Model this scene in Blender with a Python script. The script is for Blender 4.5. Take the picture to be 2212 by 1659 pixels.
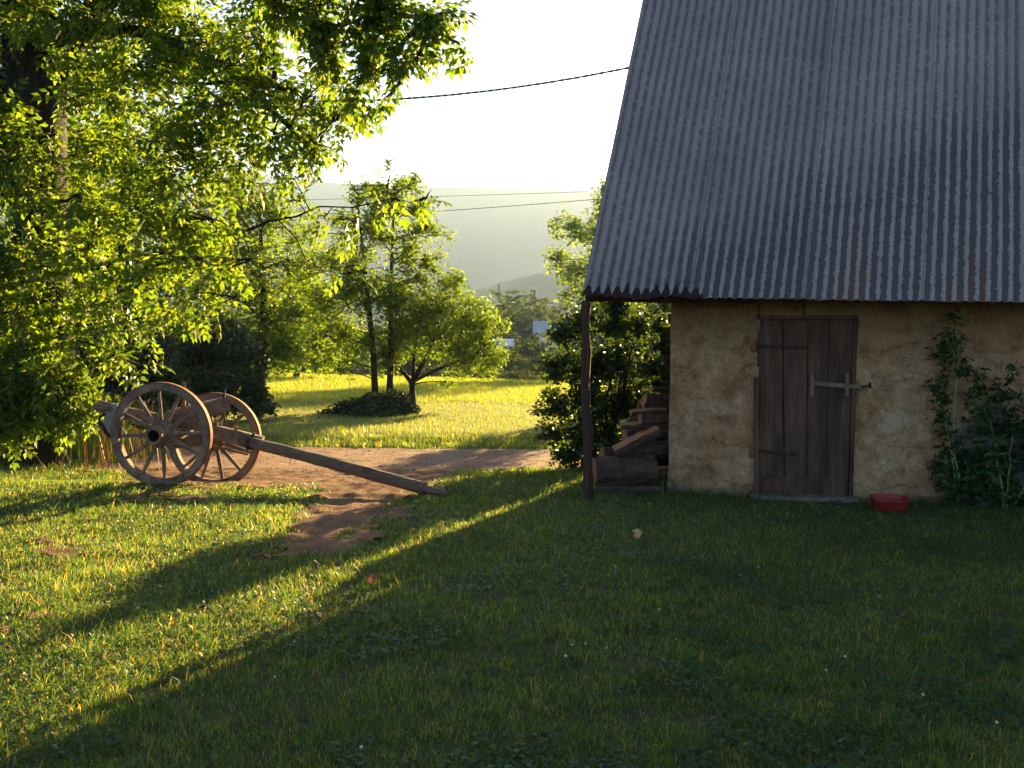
import bpy, math, random
import numpy as np
from mathutils import Vector, Matrix
R = math.radians
rng = np.random.default_rng(7)
random.seed(7)
scene = bpy.context.scene
for o in list(bpy.data.objects): bpy.data.objects.remove(o)

# ---------------------------------------------------------------- camera
FPX, CX, CY, HOR, ROLL = 1916.0, 1106.0, 829.5, 745.0, 0.6
PITCH = math.degrees(math.atan((CY-HOR)/FPX))
cam_d = bpy.data.cameras.new('camera'); cam = bpy.data.objects.new('camera', cam_d)
scene.collection.objects.link(cam); scene.camera = cam
cam_d.sensor_width = 36; cam_d.lens = 36*FPX/2212; cam_d.clip_start = 0.05; cam_d.clip_end = 20000
CAMR = (Matrix.Rotation(R(90-PITCH), 3, 'X') @ Matrix.Rotation(R(ROLL), 3, 'Z'))
CAMP = Vector((0, 0, 1.5))
cam.matrix_world = Matrix.Translation(CAMP) @ CAMR.to_4x4()

# ---------------------------------------------------------------- sun and sky
SUN_AZ, SUN_EL = 24.8, 14.6
world = bpy.data.worlds.new('World'); scene.world = world; world.use_nodes = True
nt = world.node_tree; nt.nodes.clear()
out = nt.nodes.new('ShaderNodeOutputWorld'); bg = nt.nodes.new('ShaderNodeBackground')
sky = nt.nodes.new('ShaderNodeTexSky'); sky.sky_type = 'NISHITA'; sky.sun_disc = False
sky.sun_elevation = R(SUN_EL); sky.sun_rotation = R(SUN_AZ)
sky.air_density = 0.8; sky.dust_density = 1.0; sky.ozone_density = 1.0
bg.inputs['Strength'].default_value = 0.05
tcw = nt.nodes.new('ShaderNodeTexCoord'); mpw = nt.nodes.new('ShaderNodeMapping'); mpw.inputs['Scale'].default_value = (2.2, 2.2, 6.0)
cnw = nt.nodes.new('ShaderNodeTexNoise'); cnw.inputs['Scale'].default_value = 1.6; cnw.inputs['Detail'].default_value = 7; cnw.inputs['Roughness'].default_value = 0.6
crw = nt.nodes.new('ShaderNodeValToRGB'); crw.color_ramp.elements[0].position = 0.42; crw.color_ramp.elements[0].color = (1, 1, 1, 1)
crw.color_ramp.elements[1].position = 0.62; crw.color_ramp.elements[1].color = (0.62, 0.68, 0.78, 1)
mxw = nt.nodes.new('ShaderNodeMix'); mxw.data_type = 'RGBA'; mxw.blend_type = 'MULTIPLY'; mxw.inputs[0].default_value = 1.0
nt.links.new(tcw.outputs['Generated'], mpw.inputs[0]); nt.links.new(mpw.outputs[0], cnw.inputs['Vector']); nt.links.new(cnw.outputs['Fac'], crw.inputs[0])
nt.links.new(sky.outputs[0], mxw.inputs[6]); nt.links.new(crw.outputs[0], mxw.inputs[7]); nt.links.new(mxw.outputs[2], bg.inputs['Color']); nt.links.new(bg.outputs[0], out.inputs['Surface'])
sl = bpy.data.lights.new('sun', 'SUN'); so = bpy.data.objects.new('sun', sl); scene.collection.objects.link(so)
sl.energy = 5.0; sl.angle = R(0.5); sl.color = (1.0, 0.70, 0.29)
sd = Vector((math.sin(R(SUN_AZ))*math.cos(R(SUN_EL)), math.cos(R(SUN_AZ))*math.cos(R(SUN_EL)), math.sin(R(SUN_EL))))
so.rotation_euler = sd.to_track_quat('Z', 'Y').to_euler()
so.location = (0, 0, 30)
vs = scene.view_settings
scene.display_settings.display_device = 'sRGB'
vs.view_transform = 'Standard'; vs.look = 'None'; vs.gamma = 1; vs.exposure = 2.85; vs.use_curve_mapping = False
scene.render.engine = 'CYCLES'
cy = scene.cycles
cy.max_bounces = 7; cy.diffuse_bounces = 3; cy.glossy_bounces = 2; cy.transmission_bounces = 5
cy.transparent_max_bounces = 6; cy.volume_bounces = 0; cy.sample_clamp_indirect = 4
cy.use_denoising = True
cy.use_adaptive_sampling = True; cy.adaptive_threshold = 0.02

# ---------------------------------------------------------------- helpers: picture -> space
def ray(x, y):
    return CAMR @ Vector(((x-CX)/FPX, -(y-CY)/FPX, -1.0))
def P(x, y, Y):
    d = ray(x, y); return CAMP + d*(Y/d.y)
def sst(a, b, t):
    t = np.clip((t-a)/(b-a), 0, 1); return t*t*(3-2*t)

_perm = np.random.default_rng(3).random((256, 256))
def vnoise(x, y):
    xi = np.floor(x).astype(int); yi = np.floor(y).astype(int); fx = x-xi; fy = y-yi
    fx = fx*fx*(3-2*fx); fy = fy*fy*(3-2*fy)
    g = lambda a, b: _perm[a % 256, b % 256]
    return (g(xi, yi)*(1-fx)+g(xi+1, yi)*fx)*(1-fy)+(g(xi, yi+1)*(1-fx)+g(xi+1, yi+1)*fx)*fy
def fbm(x, y, o=4):
    s = 0; a = 0.5; x = np.asarray(x, float); y = np.asarray(y, float)
    for i in range(o):
        s = s+a*vnoise(x*2**i+17.3*i, y*2**i+5.1*i); a *= 0.5
    return s/(1-0.5**o)

def terrain(x, y):
    x = np.asarray(x, float); y = np.asarray(y, float)
    y0 = 9.0+1.0*sst(-3.5, 0.5, x)
    z = -0.13*sst(0, 1.4, y-y0)*(1-sst(13.8, 15.0, y))
    z = z+0.03*(fbm(x*0.7+4, y*0.7)-0.5)*sst(2, 4, y)*(1-sst(9, 12, y)*0.7)
    # tree bank on the left
    z = z+0.35*sst(-5.2, -8, x)*sst(9.3, 11.5, y)*(1-sst(13.5, 15, y))
    # field, crest and drop beyond
    yc = 43-0.55*(x+12)
    yc = np.clip(yc, 30, 48)
    z = z+0.12*(fbm(x*0.08, y*0.08)-0.5)*sst(15, 25, y)
    z = z-0.30*np.maximum(0, y-yc)*(1-sst(120, 220, y)) - sst(60, 220, y)*14
    z = z-np.minimum(0, 0)
    return z
def terr(x, y): return float(terrain(np.array([x]), np.array([y]))[0])
def G(x, y):
    d = ray(x, y); z = 0.0; p = None
    for i in range(12):
        t = (z-CAMP.z)/d.z; p = CAMP+d*t; z = 0.5*z+0.5*terr(p.x, p.y)
    return Vector((p.x, p.y, terr(p.x, p.y)))

# ---------------------------------------------------------------- helpers: objects
def tag(o, label=None, cat=None, group=None, kind=None):
    if label: o['label'] = label
    if cat: o['category'] = cat
    if group: o['group'] = group
    if kind: o['kind'] = kind
    return o
def empty(name, loc, rz=0):
    o = bpy.data.objects.new(name, None); scene.collection.objects.link(o)
    o.location = loc; o.rotation_euler = (0, 0, rz); o.empty_display_size = 0.2
    return o
def link(name, me, parent=None, mats=None, org=None):
    o = bpy.data.objects.new(name, me); scene.collection.objects.link(o)
    if mats:
        for m in (mats if isinstance(mats, (list, tuple)) else [mats]): me.materials.append(m)
    if parent: o.parent = parent
    if org is not None: o.location = org
    return o
def mesh_np(name, V, F, smooth=False, uv=None, attrs=None):
    """V (n,3), F (m,k) with constant k"""
    V = np.ascontiguousarray(V, dtype=np.float32); F = np.ascontiguousarray(F, dtype=np.int32)
    me = bpy.data.meshes.new(name); n, k = F.shape
    me.vertices.add(len(V)); me.vertices.foreach_set('co', V.ravel())
    me.loops.add(n*k); me.loops.foreach_set('vertex_index', F.ravel())
    me.polygons.add(n); me.polygons.foreach_set('loop_start', np.arange(0, n*k, k, dtype=np.int32))
    if smooth: me.polygons.foreach_set('use_smooth', np.ones(n, dtype=bool))
    if uv is not None:
        l = me.uv_layers.new(name='UVMap'); l.data.foreach_set('uv', np.ascontiguousarray(uv[F.ravel()], dtype=np.float32).ravel())
    if attrs:
        for k2, a in attrs.items():
            at = me.attributes.new(k2, 'FLOAT', 'POINT'); at.data.foreach_set('value', np.ascontiguousarray(a, dtype=np.float32))
    me.update(calc_edges=True); me.validate()
    return me
class MB:
    def __init__(s, org=(0, 0, 0)): s.v = []; s.f = []; s.mi = []; s.org = Vector(org)
    def add(s, vs, fs, mi=0):
        b = len(s.v); s.v += [tuple(Vector(q)-s.org) for q in vs]; s.f += [tuple(b+i for i in q) for q in fs]; s.mi += [mi]*len(fs)
    def tube(s, pts, rad, n=10, mi=0, jit=0.0, caps=True, capmi=None):
        pts = [Vector(p) for p in pts]; rings = []; up = Vector((0.13, 0.21, 0.97))
        for i, p in enumerate(pts):
            d = (pts[min(i+1, len(pts)-1)]-pts[max(i-1, 0)]).normalized()
            if abs(d.dot(up)) > 0.97: up = Vector((0.9, 0.3, 0.1))
            a = d.cross(up).normalized(); b = d.cross(a); r = rad[i] if hasattr(rad, '__len__') else rad
            rings.append([p+(a*math.cos(t)+b*math.sin(t))*r*(1+random.uniform(-jit, jit)) for t in [2*math.pi*k/n for k in range(n)]])
        vs = [q for rr in rings for q in rr]
        fs = [(i*n+k, i*n+(k+1) % n, (i+1)*n+(k+1) % n, (i+1)*n+k) for i in range(len(pts)-1) for k in range(n)]
        s.add(vs, fs, mi)
        if caps:
            s.add(rings[0], [tuple(range(n))][::-1], mi if capmi is None else capmi)
            s.add(rings[-1], [tuple(range(n))], mi if capmi is None else capmi)
    def beam(s, p0, p1, w, h, up=(0, 0, 1), seg=6, jit=0.003, ch=0.15, mi=0, taper=1.0, capmi=None, sag=0.0):
        p0 = Vector(p0); p1 = Vector(p1); d = (p1-p0).normalized(); up = Vector(up)
        a = d.cross(up).normalized(); b = a.cross(d).normalized(); c = ch*min(w, h)
        prof = [(-w/2+c, -h/2), (w/2-c, -h/2), (w/2, -h/2+c), (w/2, h/2-c), (w/2-c, h/2), (-w/2+c, h/2), (-w/2, h/2-c), (-w/2, -h/2+c)]
        n = 8; vs = []
        for i in range(seg+1):
            t = i/seg; k = 1+(taper-1)*t; q = p0.lerp(p1, t)-b*sag*4*t*(1-t)
            for (x, y) in prof: vs.append(q+a*(x*k+random.uniform(-jit, jit))+b*(y*k+random.uniform(-jit, jit)))
        fs = [(i*n+k, i*n+(k+1) % n, (i+1)*n+(k+1) % n, (i+1)*n+k) for i in range(seg) for k in range(n)]
        s.add(vs, fs, mi); s.add(vs[:n], [tuple(range(n))[::-1]], mi if capmi is None else capmi)
        s.add(vs[-n:], [tuple(range(n))], mi if capmi is None else capmi)
    def build(s, name, mats, parent=None, smooth=False, local=False):
        me = bpy.data.meshes.new(name); me.from_pydata(s.v, [], s.f); me.polygons.foreach_set('material_index', s.mi)
        if smooth: me.polygons.foreach_set('use_smooth', [True]*len(s.f))
        me.update()
        return link(name, me, parent, mats, None if parent else s.org)

# ---------------------------------------------------------------- materials
def mat(name):
    m = bpy.data.materials.new(name); m.use_nodes = True; t = m.node_tree; t.nodes.clear()
    o = t.nodes.new('ShaderNodeOutputMaterial'); return m, t, o
def nd(t, ty, **k):
    n = t.nodes.new(ty)
    for a, b in k.items():
        if a in n.inputs: n.inputs[a].default_value = b
        else: setattr(n, a, b)
    return n
def ramp(t, fac, stops, interp='LINEAR'):
    r = t.nodes.new('ShaderNodeValToRGB'); e = r.color_ramp.elements; r.color_ramp.interpolation = interp
    while len(e) < len(stops): e.new(0.5)
    for q, (p, c) in zip(e, stops): q.position = p; q.color = (*c, 1) if len(c) == 3 else c
    t.links.new(fac, r.inputs[0]); return r.outputs[0]
def mathn(t, op, a, b=None, clamp=False):
    n = t.nodes.new('ShaderNodeMath'); n.operation = op; n.use_clamp = clamp
    for i, q in enumerate([a, b]):
        if q is None: continue
        if isinstance(q, (int, float)): n.inputs[i].default_value = q
        else: t.links.new(q, n.inputs[i])
    return n.outputs[0]
def mixc(t, fac, a, b, mode='MIX'):
    n = t.nodes.new('ShaderNodeMix'); n.data_type = 'RGBA'; n.blend_type = mode
    for s, q in ((n.inputs[0], fac), (n.inputs[6], a), (n.inputs[7], b)):
        if isinstance(q, (int, float)): s.default_value = q
        elif isinstance(q, tuple): s.default_value = (*q, 1)
        else: t.links.new(q, s)
    return n.outputs[2]
def coords(t, kind='Object', scale=(1, 1, 1)):
    c = t.nodes.new('ShaderNodeTexCoord'); m = t.nodes.new('ShaderNodeMapping'); m.inputs['Scale'].default_value = scale
    t.links.new(c.outputs[kind], m.inputs[0]); return m.outputs[0]
def noise(t, vec, scale, detail=6, rough=0.6, dist=0.0):
    n = nd(t, 'ShaderNodeTexNoise', Scale=scale, Detail=detail, Roughness=rough, Distortion=dist); t.links.new(vec, n.inputs['Vector']); return n.outputs['Fac']
def bump(t, h, strength, dist=0.01, nrm=None):
    b = nd(t, 'ShaderNodeBump', Strength=strength, Distance=dist); t.links.new(h, b.inputs['Height'])
    if nrm: t.links.new(nrm, b.inputs['Normal'])
    return b.outputs[0]
def princ(t, o, col, rough=0.8, nrm=None, metal=0.0, spec=0.3):
    p = nd(t, 'ShaderNodeBsdfPrincipled', Roughness=rough if isinstance(rough, float) else 0.8, Metallic=metal)
    p.inputs['Specular IOR Level'].default_value = spec
    if isinstance(col, tuple): p.inputs['Base Color'].default_value = (*col, 1)
    else: t.links.new(col, p.inputs['Base Color'])
    if not isinstance(rough, float): t.links.new(rough, p.inputs['Roughness'])
    if nrm: t.links.new(nrm, p.inputs['Normal'])
    t.links.new(p.outputs[0], o.inputs[0]); return p

def leaf_mat(name, c0, c1, c2, trans=0.55, tcol=(1.25, 1.3, 0.5), rough=0.45, spec=0.35, straw=None):
    m, t, o = mat(name)
    g = t.nodes.new('ShaderNodeNewGeometry')
    col = ramp(t, g.outputs['Random Per Island'], [(0, c0), (0.55, c1), (1, c2)] if straw is None else [(0, c0), (0.5, c1), (0.88, c2), (0.92, straw)])
    n = noise(t, coords(t), 1.3, 3)
    col = mixc(t, 0.6, col, ramp(t, n, [(0.3, (0.55, 0.6, 0.5)), (0.7, (1.25, 1.2, 1.1))]), 'MULTIPLY')
    p = nd(t, 'ShaderNodeBsdfPrincipled', Roughness=rough); p.inputs['Specular IOR Level'].default_value = spec
    t.links.new(col, p.inputs['Base Color'])
    tr = t.nodes.new('ShaderNodeBsdfTranslucent')
    t.links.new(mixc(t, 1.0, col, tcol, 'MULTIPLY'), tr.inputs[0])
    mx = nd(t, 'ShaderNodeMixShader'); mx.inputs[0].default_value = trans
    t.links.new(p.outputs[0], mx.inputs[1]); t.links.new(tr.outputs[0], mx.inputs[2]); t.links.new(mx.outputs[0], o.inputs[0])
    return m
M = {}
M['ash'] = leaf_mat('ash_leaves', (0.028, 0.058, 0.009), (0.052, 0.092, 0.012), (0.10, 0.125, 0.018), 0.6, (4.0, 3.6, 0.9))
M['leaf_mid'] = leaf_mat('young_tree_leaves', (0.042, 0.07, 0.012), (0.068, 0.108, 0.016), (0.115, 0.145, 0.022), 0.6, (3.7, 3.6, 0.8))
M['leaf_dark'] = leaf_mat('dark_shrub_leaves', (0.015, 0.03, 0.008), (0.025, 0.05, 0.012), (0.05, 0.08, 0.018), 0.35, (1.6, 1.5, 0.6))
M['leaf_bush'] = leaf_mat('bush_leaves', (0.02, 0.04, 0.01), (0.035, 0.065, 0.012), (0.06, 0.085, 0.018), 0.42, (2.9, 2.6, 0.9), rough=0.36, spec=0.45)
M['leaf_far'] = leaf_mat('far_tree_leaves', (0.03, 0.045, 0.014), (0.05, 0.068, 0.018), (0.075, 0.09, 0.025), 0.4, (1.6, 1.7, 0.7), rough=0.7, spec=0.1)
M['leaf_rose'] = leaf_mat('rose_leaves', (0.015, 0.04, 0.012), (0.025, 0.06, 0.015), (0.05, 0.09, 0.02), 0.35, (1.4, 1.4, 0.7))
M['grass'] = leaf_mat('grass_blades', (0.020, 0.050, 0.018), (0.036, 0.074, 0.024), (0.080, 0.110, 0.040), 0.58, (5.0, 4.3, 1.4), rough=0.38, spec=0.5, straw=(0.18, 0.14, 0.08))
M['clover'] = leaf_mat('clover_leaves', (0.022, 0.06, 0.02), (0.034, 0.08, 0.026), (0.05, 0.10, 0.03), 0.45, (2.4, 2.4, 1.2))
M['meadow'] = leaf_mat('meadow_blades', (0.11, 0.165, 0.024), (0.155, 0.20, 0.032), (0.25, 0.24, 0.05), 0.55, (2.35, 2.1, 0.9), spec=0.2)
M['drygrass'] = leaf_mat('dry_stalks', (0.07, 0.04, 0.02), (0.12, 0.07, 0.03), (0.18, 0.11, 0.05), 0.4, (1.4, 1.2, 0.7))

def bark(name, c0, c1, sc=(14, 14, 3)):
    m, t, o = mat(name); v = coords(t, 'Object', sc); n = noise(t, v, 1.0, 7, 0.7, 0.4)
    princ(t, o, ramp(t, n, [(0.3, c0), (0.7, c1)]), 0.9, bump(t, n, 0.9, 0.03)); return m
M['bark'] = bark('dark_bark', (0.007, 0.005, 0.004), (0.028, 0.018, 0.012))
M['bark_log'] = bark('log_bark', (0.02, 0.012, 0.009), (0.10, 0.055, 0.038), (9, 9, 9))
M['bark_post'] = bark('post_wood', (0.018, 0.009, 0.006), (0.08, 0.042, 0.026), (25, 25, 2.0))
def wood(name, c0, c1, sc, rough=0.75, knots=True):
    m, t, o = mat(name); v = coords(t, 'Object', sc)
    n = noise(t, v, 1.0, 8, 0.65, 0.6); n2 = noise(t, coords(t), 2.2, 4)
    col = ramp(t, n, [(0.25, c0), (0.72, c1)])
    col = mixc(t, 0.7, col, ramp(t, n2, [(0.3, (0.55, 0.5, 0.48)), (0.65, (1.25, 1.22, 1.18))]), 'MULTIPLY')
    princ(t, o, col, rough, bump(t, n, 0.6, 0.01)); return m
M['cart_wood'] = wood('cart_wood', (0.055, 0.03, 0.02), (0.21, 0.145, 0.10), (9, 9, 9))
M['pole_wood'] = wood('pole_wood', (0.04, 0.026, 0.018), (0.16, 0.105, 0.07), (6, 25, 25))
M['grey_wood'] = wood('grey_wood', (0.14, 0.13, 0.12), (0.24, 0.23, 0.215), (10, 10, 10))
M['split_wood'] = wood('split_wood', (0.14, 0.055, 0.025), (0.38, 0.17, 0.075), (20, 5, 20))
def rust(name, c0=(0.06, 0.025, 0.015), c1=(0.22, 0.09, 0.045), c2=(0.12, 0.08, 0.06)):
    m, t, o = mat(name); n = noise(t, coords(t), 30, 6, 0.7)
    princ(t, o, ramp(t, n, [(0.3, c0), (0.55, c1), (0.75, c2)]), 0.75, bump(t, n, 0.4, 0.004), 0.35); return m
M['rust'] = rust('rusty_iron'); M['rust_dark'] = rust('dark_rusty_iron', (0.012, 0.009, 0.008), (0.045, 0.024, 0.018), (0.03, 0.02, 0.016))
def door_mat():
    m, t, o = mat('door_planks'); v = coords(t, 'Object', (28, 28, 1.6))
    n = noise(t, v, 1.0, 8, 0.7, 0.8); big = noise(t, coords(t, 'Object', (3.5, 3.5, 1.1)), 1.0, 3)
    g = t.nodes.new('ShaderNodeNewGeometry')
    col = ramp(t, n, [(0.25, (0.03, 0.015, 0.009)), (0.75, (0.125, 0.072, 0.046))])
    col = mixc(t, 0.8, col, ramp(t, big, [(0.36, (0.4, 0.34, 0.33)), (0.64, (1.3, 1.3, 1.3))]), 'MULTIPLY')
    col = mixc(t, 0.6, col, ramp(t, g.outputs['Random Per Island'], [(0, (0.7, 0.62, 0.58)), (1, (1.15, 1.15, 1.15))]), 'MULTIPLY')
    princ(t, o, col, 0.85, bump(t, n, 0.8, 0.01)); return m
M['door'] = door_mat()
def plaster():
    m, t, o = mat('old_plaster'); v = coords(t)
    big = noise(t, v, 1.5, 5, 0.6, 0.3); mid = noise(t, v, 6, 7, 0.7); fine = noise(t, v, 55, 5, 0.7)
    vo = nd(t, 'ShaderNodeTexVoronoi', Scale=3.3); vo.feature = 'DISTANCE_TO_EDGE'
    vv = t.nodes.new('ShaderNodeMix'); vv.data_type = 'VECTOR'; vv.inputs[0].default_value = 0.16
    nn = nd(t, 'ShaderNodeTexNoise', Scale=5.0, Detail=5.0); t.links.new(v, nn.inputs[0])
    t.links.new(v, vv.inputs[4]); t.links.new(nn.outputs['Color'], vv.inputs[5]); t.links.new(vv.outputs[1], vo.inputs['Vector'])
    crack = mathn(t, 'MULTIPLY', ramp(t, vo.outputs['Distance'], [(0.0, (1, 1, 1)), (0.02, (0, 0, 0))]), ramp(t, big, [(0.5, (0, 0, 0)), (0.7, (0.7, 0.7, 0.7))]))
    col = ramp(t, big, [(0.28, (0.23, 0.125, 0.06)), (0.42, (0.40, 0.235, 0.122)), (0.55, (0.52, 0.33, 0.185)), (0.7, (0.52, 0.375, 0.235))])
    col = mixc(t, 0.7, col, ramp(t, mid, [(0.36, (0.45, 0.40, 0.35)), (0.5, (0.95, 0.93, 0.9)), (0.62, (1.2, 1.18, 1.15))]), 'MULTIPLY')
    col = mixc(t, 0.5, col, ramp(t, fine, [(0.38, (0.5, 0.47, 0.44)), (0.56, (1.15, 1.12, 1.1))]), 'MULTIPLY')
    sp = t.nodes.new('ShaderNodeSeparateXYZ'); t.links.new(v, sp.inputs[0])
    # pale bare patch by the door, darker ochre towards the eave, darker grey-brown towards the foot
    dx = mathn(t, 'MULTIPLY', mathn(t, 'SUBTRACT', sp.outputs[0], 2.16), 5.2); dz = mathn(t, 'MULTIPLY', mathn(t, 'SUBTRACT', sp.outputs[2], 0.80), 7.0)
    d2 = mathn(t, 'ADD', mathn(t, 'ADD', mathn(t, 'MULTIPLY', dx, dx), mathn(t, 'MULTIPLY', dz, dz)), mathn(t, 'MULTIPLY', mathn(t, 'SUBTRACT', mid, 0.5), 5.0))
    col = mixc(t, mathn(t, 'MULTIPLY', ramp(t, d2, [(0.25, (1, 1, 1)), (0.75, (0, 0, 0))]), 0.6), col, (0.66, 0.50, 0.36))
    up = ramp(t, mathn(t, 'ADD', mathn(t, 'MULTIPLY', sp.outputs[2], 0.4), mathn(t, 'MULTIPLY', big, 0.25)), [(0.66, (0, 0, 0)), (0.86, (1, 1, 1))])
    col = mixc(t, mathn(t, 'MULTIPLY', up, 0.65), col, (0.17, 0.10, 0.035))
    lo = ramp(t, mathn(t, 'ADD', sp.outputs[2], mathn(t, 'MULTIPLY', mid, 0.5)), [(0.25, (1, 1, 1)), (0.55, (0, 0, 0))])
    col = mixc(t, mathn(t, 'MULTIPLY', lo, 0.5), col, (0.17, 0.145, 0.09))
    at = t.nodes.new('ShaderNodeAttribute'); at.attribute_name = 'stone'
    at2 = t.nodes.new('ShaderNodeAttribute'); at2.attribute_name = 'cell'
    stc = ramp(t, at2.outputs['Fac'], [(0, (0.13, 0.12, 0.11)), (0.5, (0.20, 0.165, 0.13)), (1, (0.33, 0.30, 0.26))])
    stc = mixc(t, 0.7, stc, ramp(t, mid, [(0.3, (0.5, 0.5, 0.5)), (0.6, (1.2, 1.2, 1.15))]), 'MULTIPLY')
    col = mixc(t, at.outputs['Fac'], col, stc)
    col = mixc(t, mathn(t, 'MULTIPLY', crack, 0.6), col, (0.09, 0.065, 0.045))
    h = mathn(t, 'ADD', mathn(t, 'MULTIPLY', mid, 2.2), mathn(t, 'MULTIPLY', fine, 0.7)); h = mathn(t, 'SUBTRACT', h, mathn(t, 'MULTIPLY', crack, 0.35))
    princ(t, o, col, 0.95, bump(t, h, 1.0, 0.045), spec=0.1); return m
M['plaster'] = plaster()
def roofm():
    m, t, o = mat('weathered_corrugated_iron')
    uvn = t.nodes.new('ShaderNodeUVMap'); uvn.uv_map = 'UVMap'; uv = uvn.outputs[0]
    sp = t.nodes.new('ShaderNodeSeparateXYZ'); t.links.new(uv, sp.inputs[0]); U, V = sp.outputs[0], sp.outputs[1]
    mp = nd(t, 'ShaderNodeMapping'); mp.inputs['Scale'].default_value = (1, 0.6, 1); t.links.new(uv, mp.inputs[0])
    spk = noise(t, mp.outputs[0], 45, 4, 0.7); spk2 = noise(t, mp.outputs[0], 14, 4, 0.7)
    at = t.nodes.new('ShaderNodeAttribute'); at.attribute_name = 'phase'      # 1 crest, 0 valley
    big = noise(t, uv, 1.1, 4)
    # lichen reaches higher towards the far end of the roof
    line = mathn(t, 'SUBTRACT', mathn(t, 'ADD', mathn(t, 'MULTIPLY', U, 0.62), mathn(t, 'MULTIPLY', mathn(t, 'SUBTRACT', big, 0.5), 2.2)), V)
    low = ramp(t, mathn(t, 'ADD', mathn(t, 'MULTIPLY', line, 0.5), 0.55), [(0.3, (0, 0, 0)), (0.75, (1, 1, 1))])
    s1 = mathn(t, 'ADD', mathn(t, 'MULTIPLY', spk, 0.55), mathn(t, 'MULTIPLY', spk2, 0.45))
    sp3 = noise(t, mp.outputs[0], 85, 3, 0.6)
    specks = mathn(t, 'MULTIPLY', ramp(t, sp3, [(0.56, (0, 0, 0)), (0.62, (1, 1, 1))]), mathn(t, 'ADD', mathn(t, 'MULTIPLY', low, 0.75), 0.0))
    val = mathn(t, 'SUBTRACT', mathn(t, 'ADD', s1, mathn(t, 'MULTIPLY', mathn(t, 'SUBTRACT', 0.5, at.outputs['Fac']), 0.30)), 0.0)
    thr = mathn(t, 'ADD', val, mathn(t, 'MULTIPLY', low, 0.125))
    lich = mathn(t, 'MAXIMUM', ramp(t, thr, [(0.565, (0, 0, 0)), (0.60, (1, 1, 1))]), specks)
    base = ramp(t, big, [(0.3, (0.210, 0.172, 0.160)), (0.7, (0.310, 0.255, 0.235))])
    base = mixc(t, 0.35, base, ramp(t, spk, [(0.3, (0.75, 0.75, 0.76)), (0.7, (1.1, 1.1, 1.1))]), 'MULTIPLY')
    wn_ = t.nodes.new('ShaderNodeTexWhiteNoise'); wn_.noise_dimensions = '1D'; t.links.new(mathn(t, 'FLOOR', mathn(t, 'DIVIDE', U, 1.023)), wn_.inputs['W'])
    base = mixc(t, 1.0, base, ramp(t, wn_.outputs['Value'], [(0, (0.90, 0.91, 0.93)), (1, (1.04, 1.03, 1.02))]), 'MULTIPLY')
    seam = ramp(t, mathn(t, 'FRACT', mathn(t, 'DIVIDE', U, 1.023)), [(0.0, (1, 1, 1)), (0.012, (0, 0, 0))])
    base = mixc(t, mathn(t, 'MULTIPLY', seam, 0.75), base, (0.03, 0.03, 0.035))
    col = mixc(t, mathn(t, 'MULTIPLY', lich, ramp(t, low, [(0, (0.7, 0.7, 0.7)), (1, (0.93, 0.93, 0.93))])), base, (0.045, 0.045, 0.05))
    wv = nd(t, 'ShaderNodeTexNoise', Scale=1.0, Detail=2.0)
    mp2 = nd(t, 'ShaderNodeMapping'); mp2.inputs['Scale'].default_value = (9, 0.5, 1); t.links.new(uv, mp2.inputs[0]); t.links.new(mp2.outputs[0], wv.inputs[0])
    at3 = t.nodes.new('ShaderNodeAttribute'); at3.attribute_name = 'rust'
    rs = mathn(t, 'MULTIPLY', ramp(t, wv.outputs['Fac'], [(0.63, (0, 0, 0)), (0.72, (1, 1, 1))]), mathn(t, 'SUBTRACT', 1.0, at.outputs['Fac']))
    rs = mathn(t, 'MAXIMUM', mathn(t, 'MULTIPLY', rs, 0.25), at3.outputs['Fac'])
    col = mixc(t, rs, col, mixc(t, spk2, (0.05, 0.02, 0.015), (0.20, 0.07, 0.025)))
    p = princ(t, o, col, mathn(t, 'ADD', 0.5, mathn(t, 'MULTIPLY', lich, 0.35)), bump(t, s1, 0.25, 0.004), 0.0, 0.5)
    t.links.new(mathn(t, 'MULTIPLY', mathn(t, 'SUBTRACT', 1.0, lich), 0.25), p.inputs['Metallic'])
    return m
M['roof'] = roofm()
def soil(name, stops, sc=3.0, fine=60, bs=0.6, bd=0.02, stones=True, spec=0.2):
    m, t, o = mat(name); v = coords(t); a = noise(t, v, sc, 6, 0.65); b = noise(t, v, fine, 5, 0.75)
    col = ramp(t, a, stops); col = mixc(t, 0.8, col, ramp(t, b, [(0.3, (0.55, 0.52, 0.5)), (0.55, (1.0, 1.0, 1.0)), (0.72, (1.6, 1.55, 1.5))]), 'MULTIPLY')
    h = mathn(t, 'ADD', a, mathn(t, 'MULTIPLY', b, 0.35))
    princ(t, o, col, 0.95, bump(t, h, bs, bd), spec=spec); return m
M['ground'] = soil('lawn_soil', [(0.35, (0.028, 0.038, 0.012)), (0.5, (0.05, 0.045, 0.02)), (0.65, (0.09, 0.06, 0.035))], 5.0, 90)
M['meadow_g'] = soil('meadow_ground', [(0.3, (0.10, 0.13, 0.03)), (0.7, (0.17, 0.17, 0.05))], 1.2, 20)
M['drive'] = soil('driveway_gravel', [(0.3, (0.17, 0.096, 0.062)), (0.6, (0.25, 0.15, 0.10)), (0.8, (0.29, 0.195, 0.145))], 1.5, 70, 0.7, 0.015)
M['path'] = soil('trodden_soil', [(0.3, (0.11, 0.052, 0.028)), (0.6, (0.20, 0.10, 0.055)), (0.8, (0.27, 0.155, 0.095))], 3.0, 45, 0.9, 0.03)
M['pebble'] = soil('pebbles', [(0.3, (0.10, 0.06, 0.04)), (0.7, (0.30, 0.22, 0.16))], 9.0, 60)
M['hill'] = soil('wooded_hillside', [(0.3, (0.010, 0.014, 0.008)), (0.7, (0.024, 0.032, 0.018))], 0.02, 0.12, 0.4, 3.0, spec=0.0)
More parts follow.
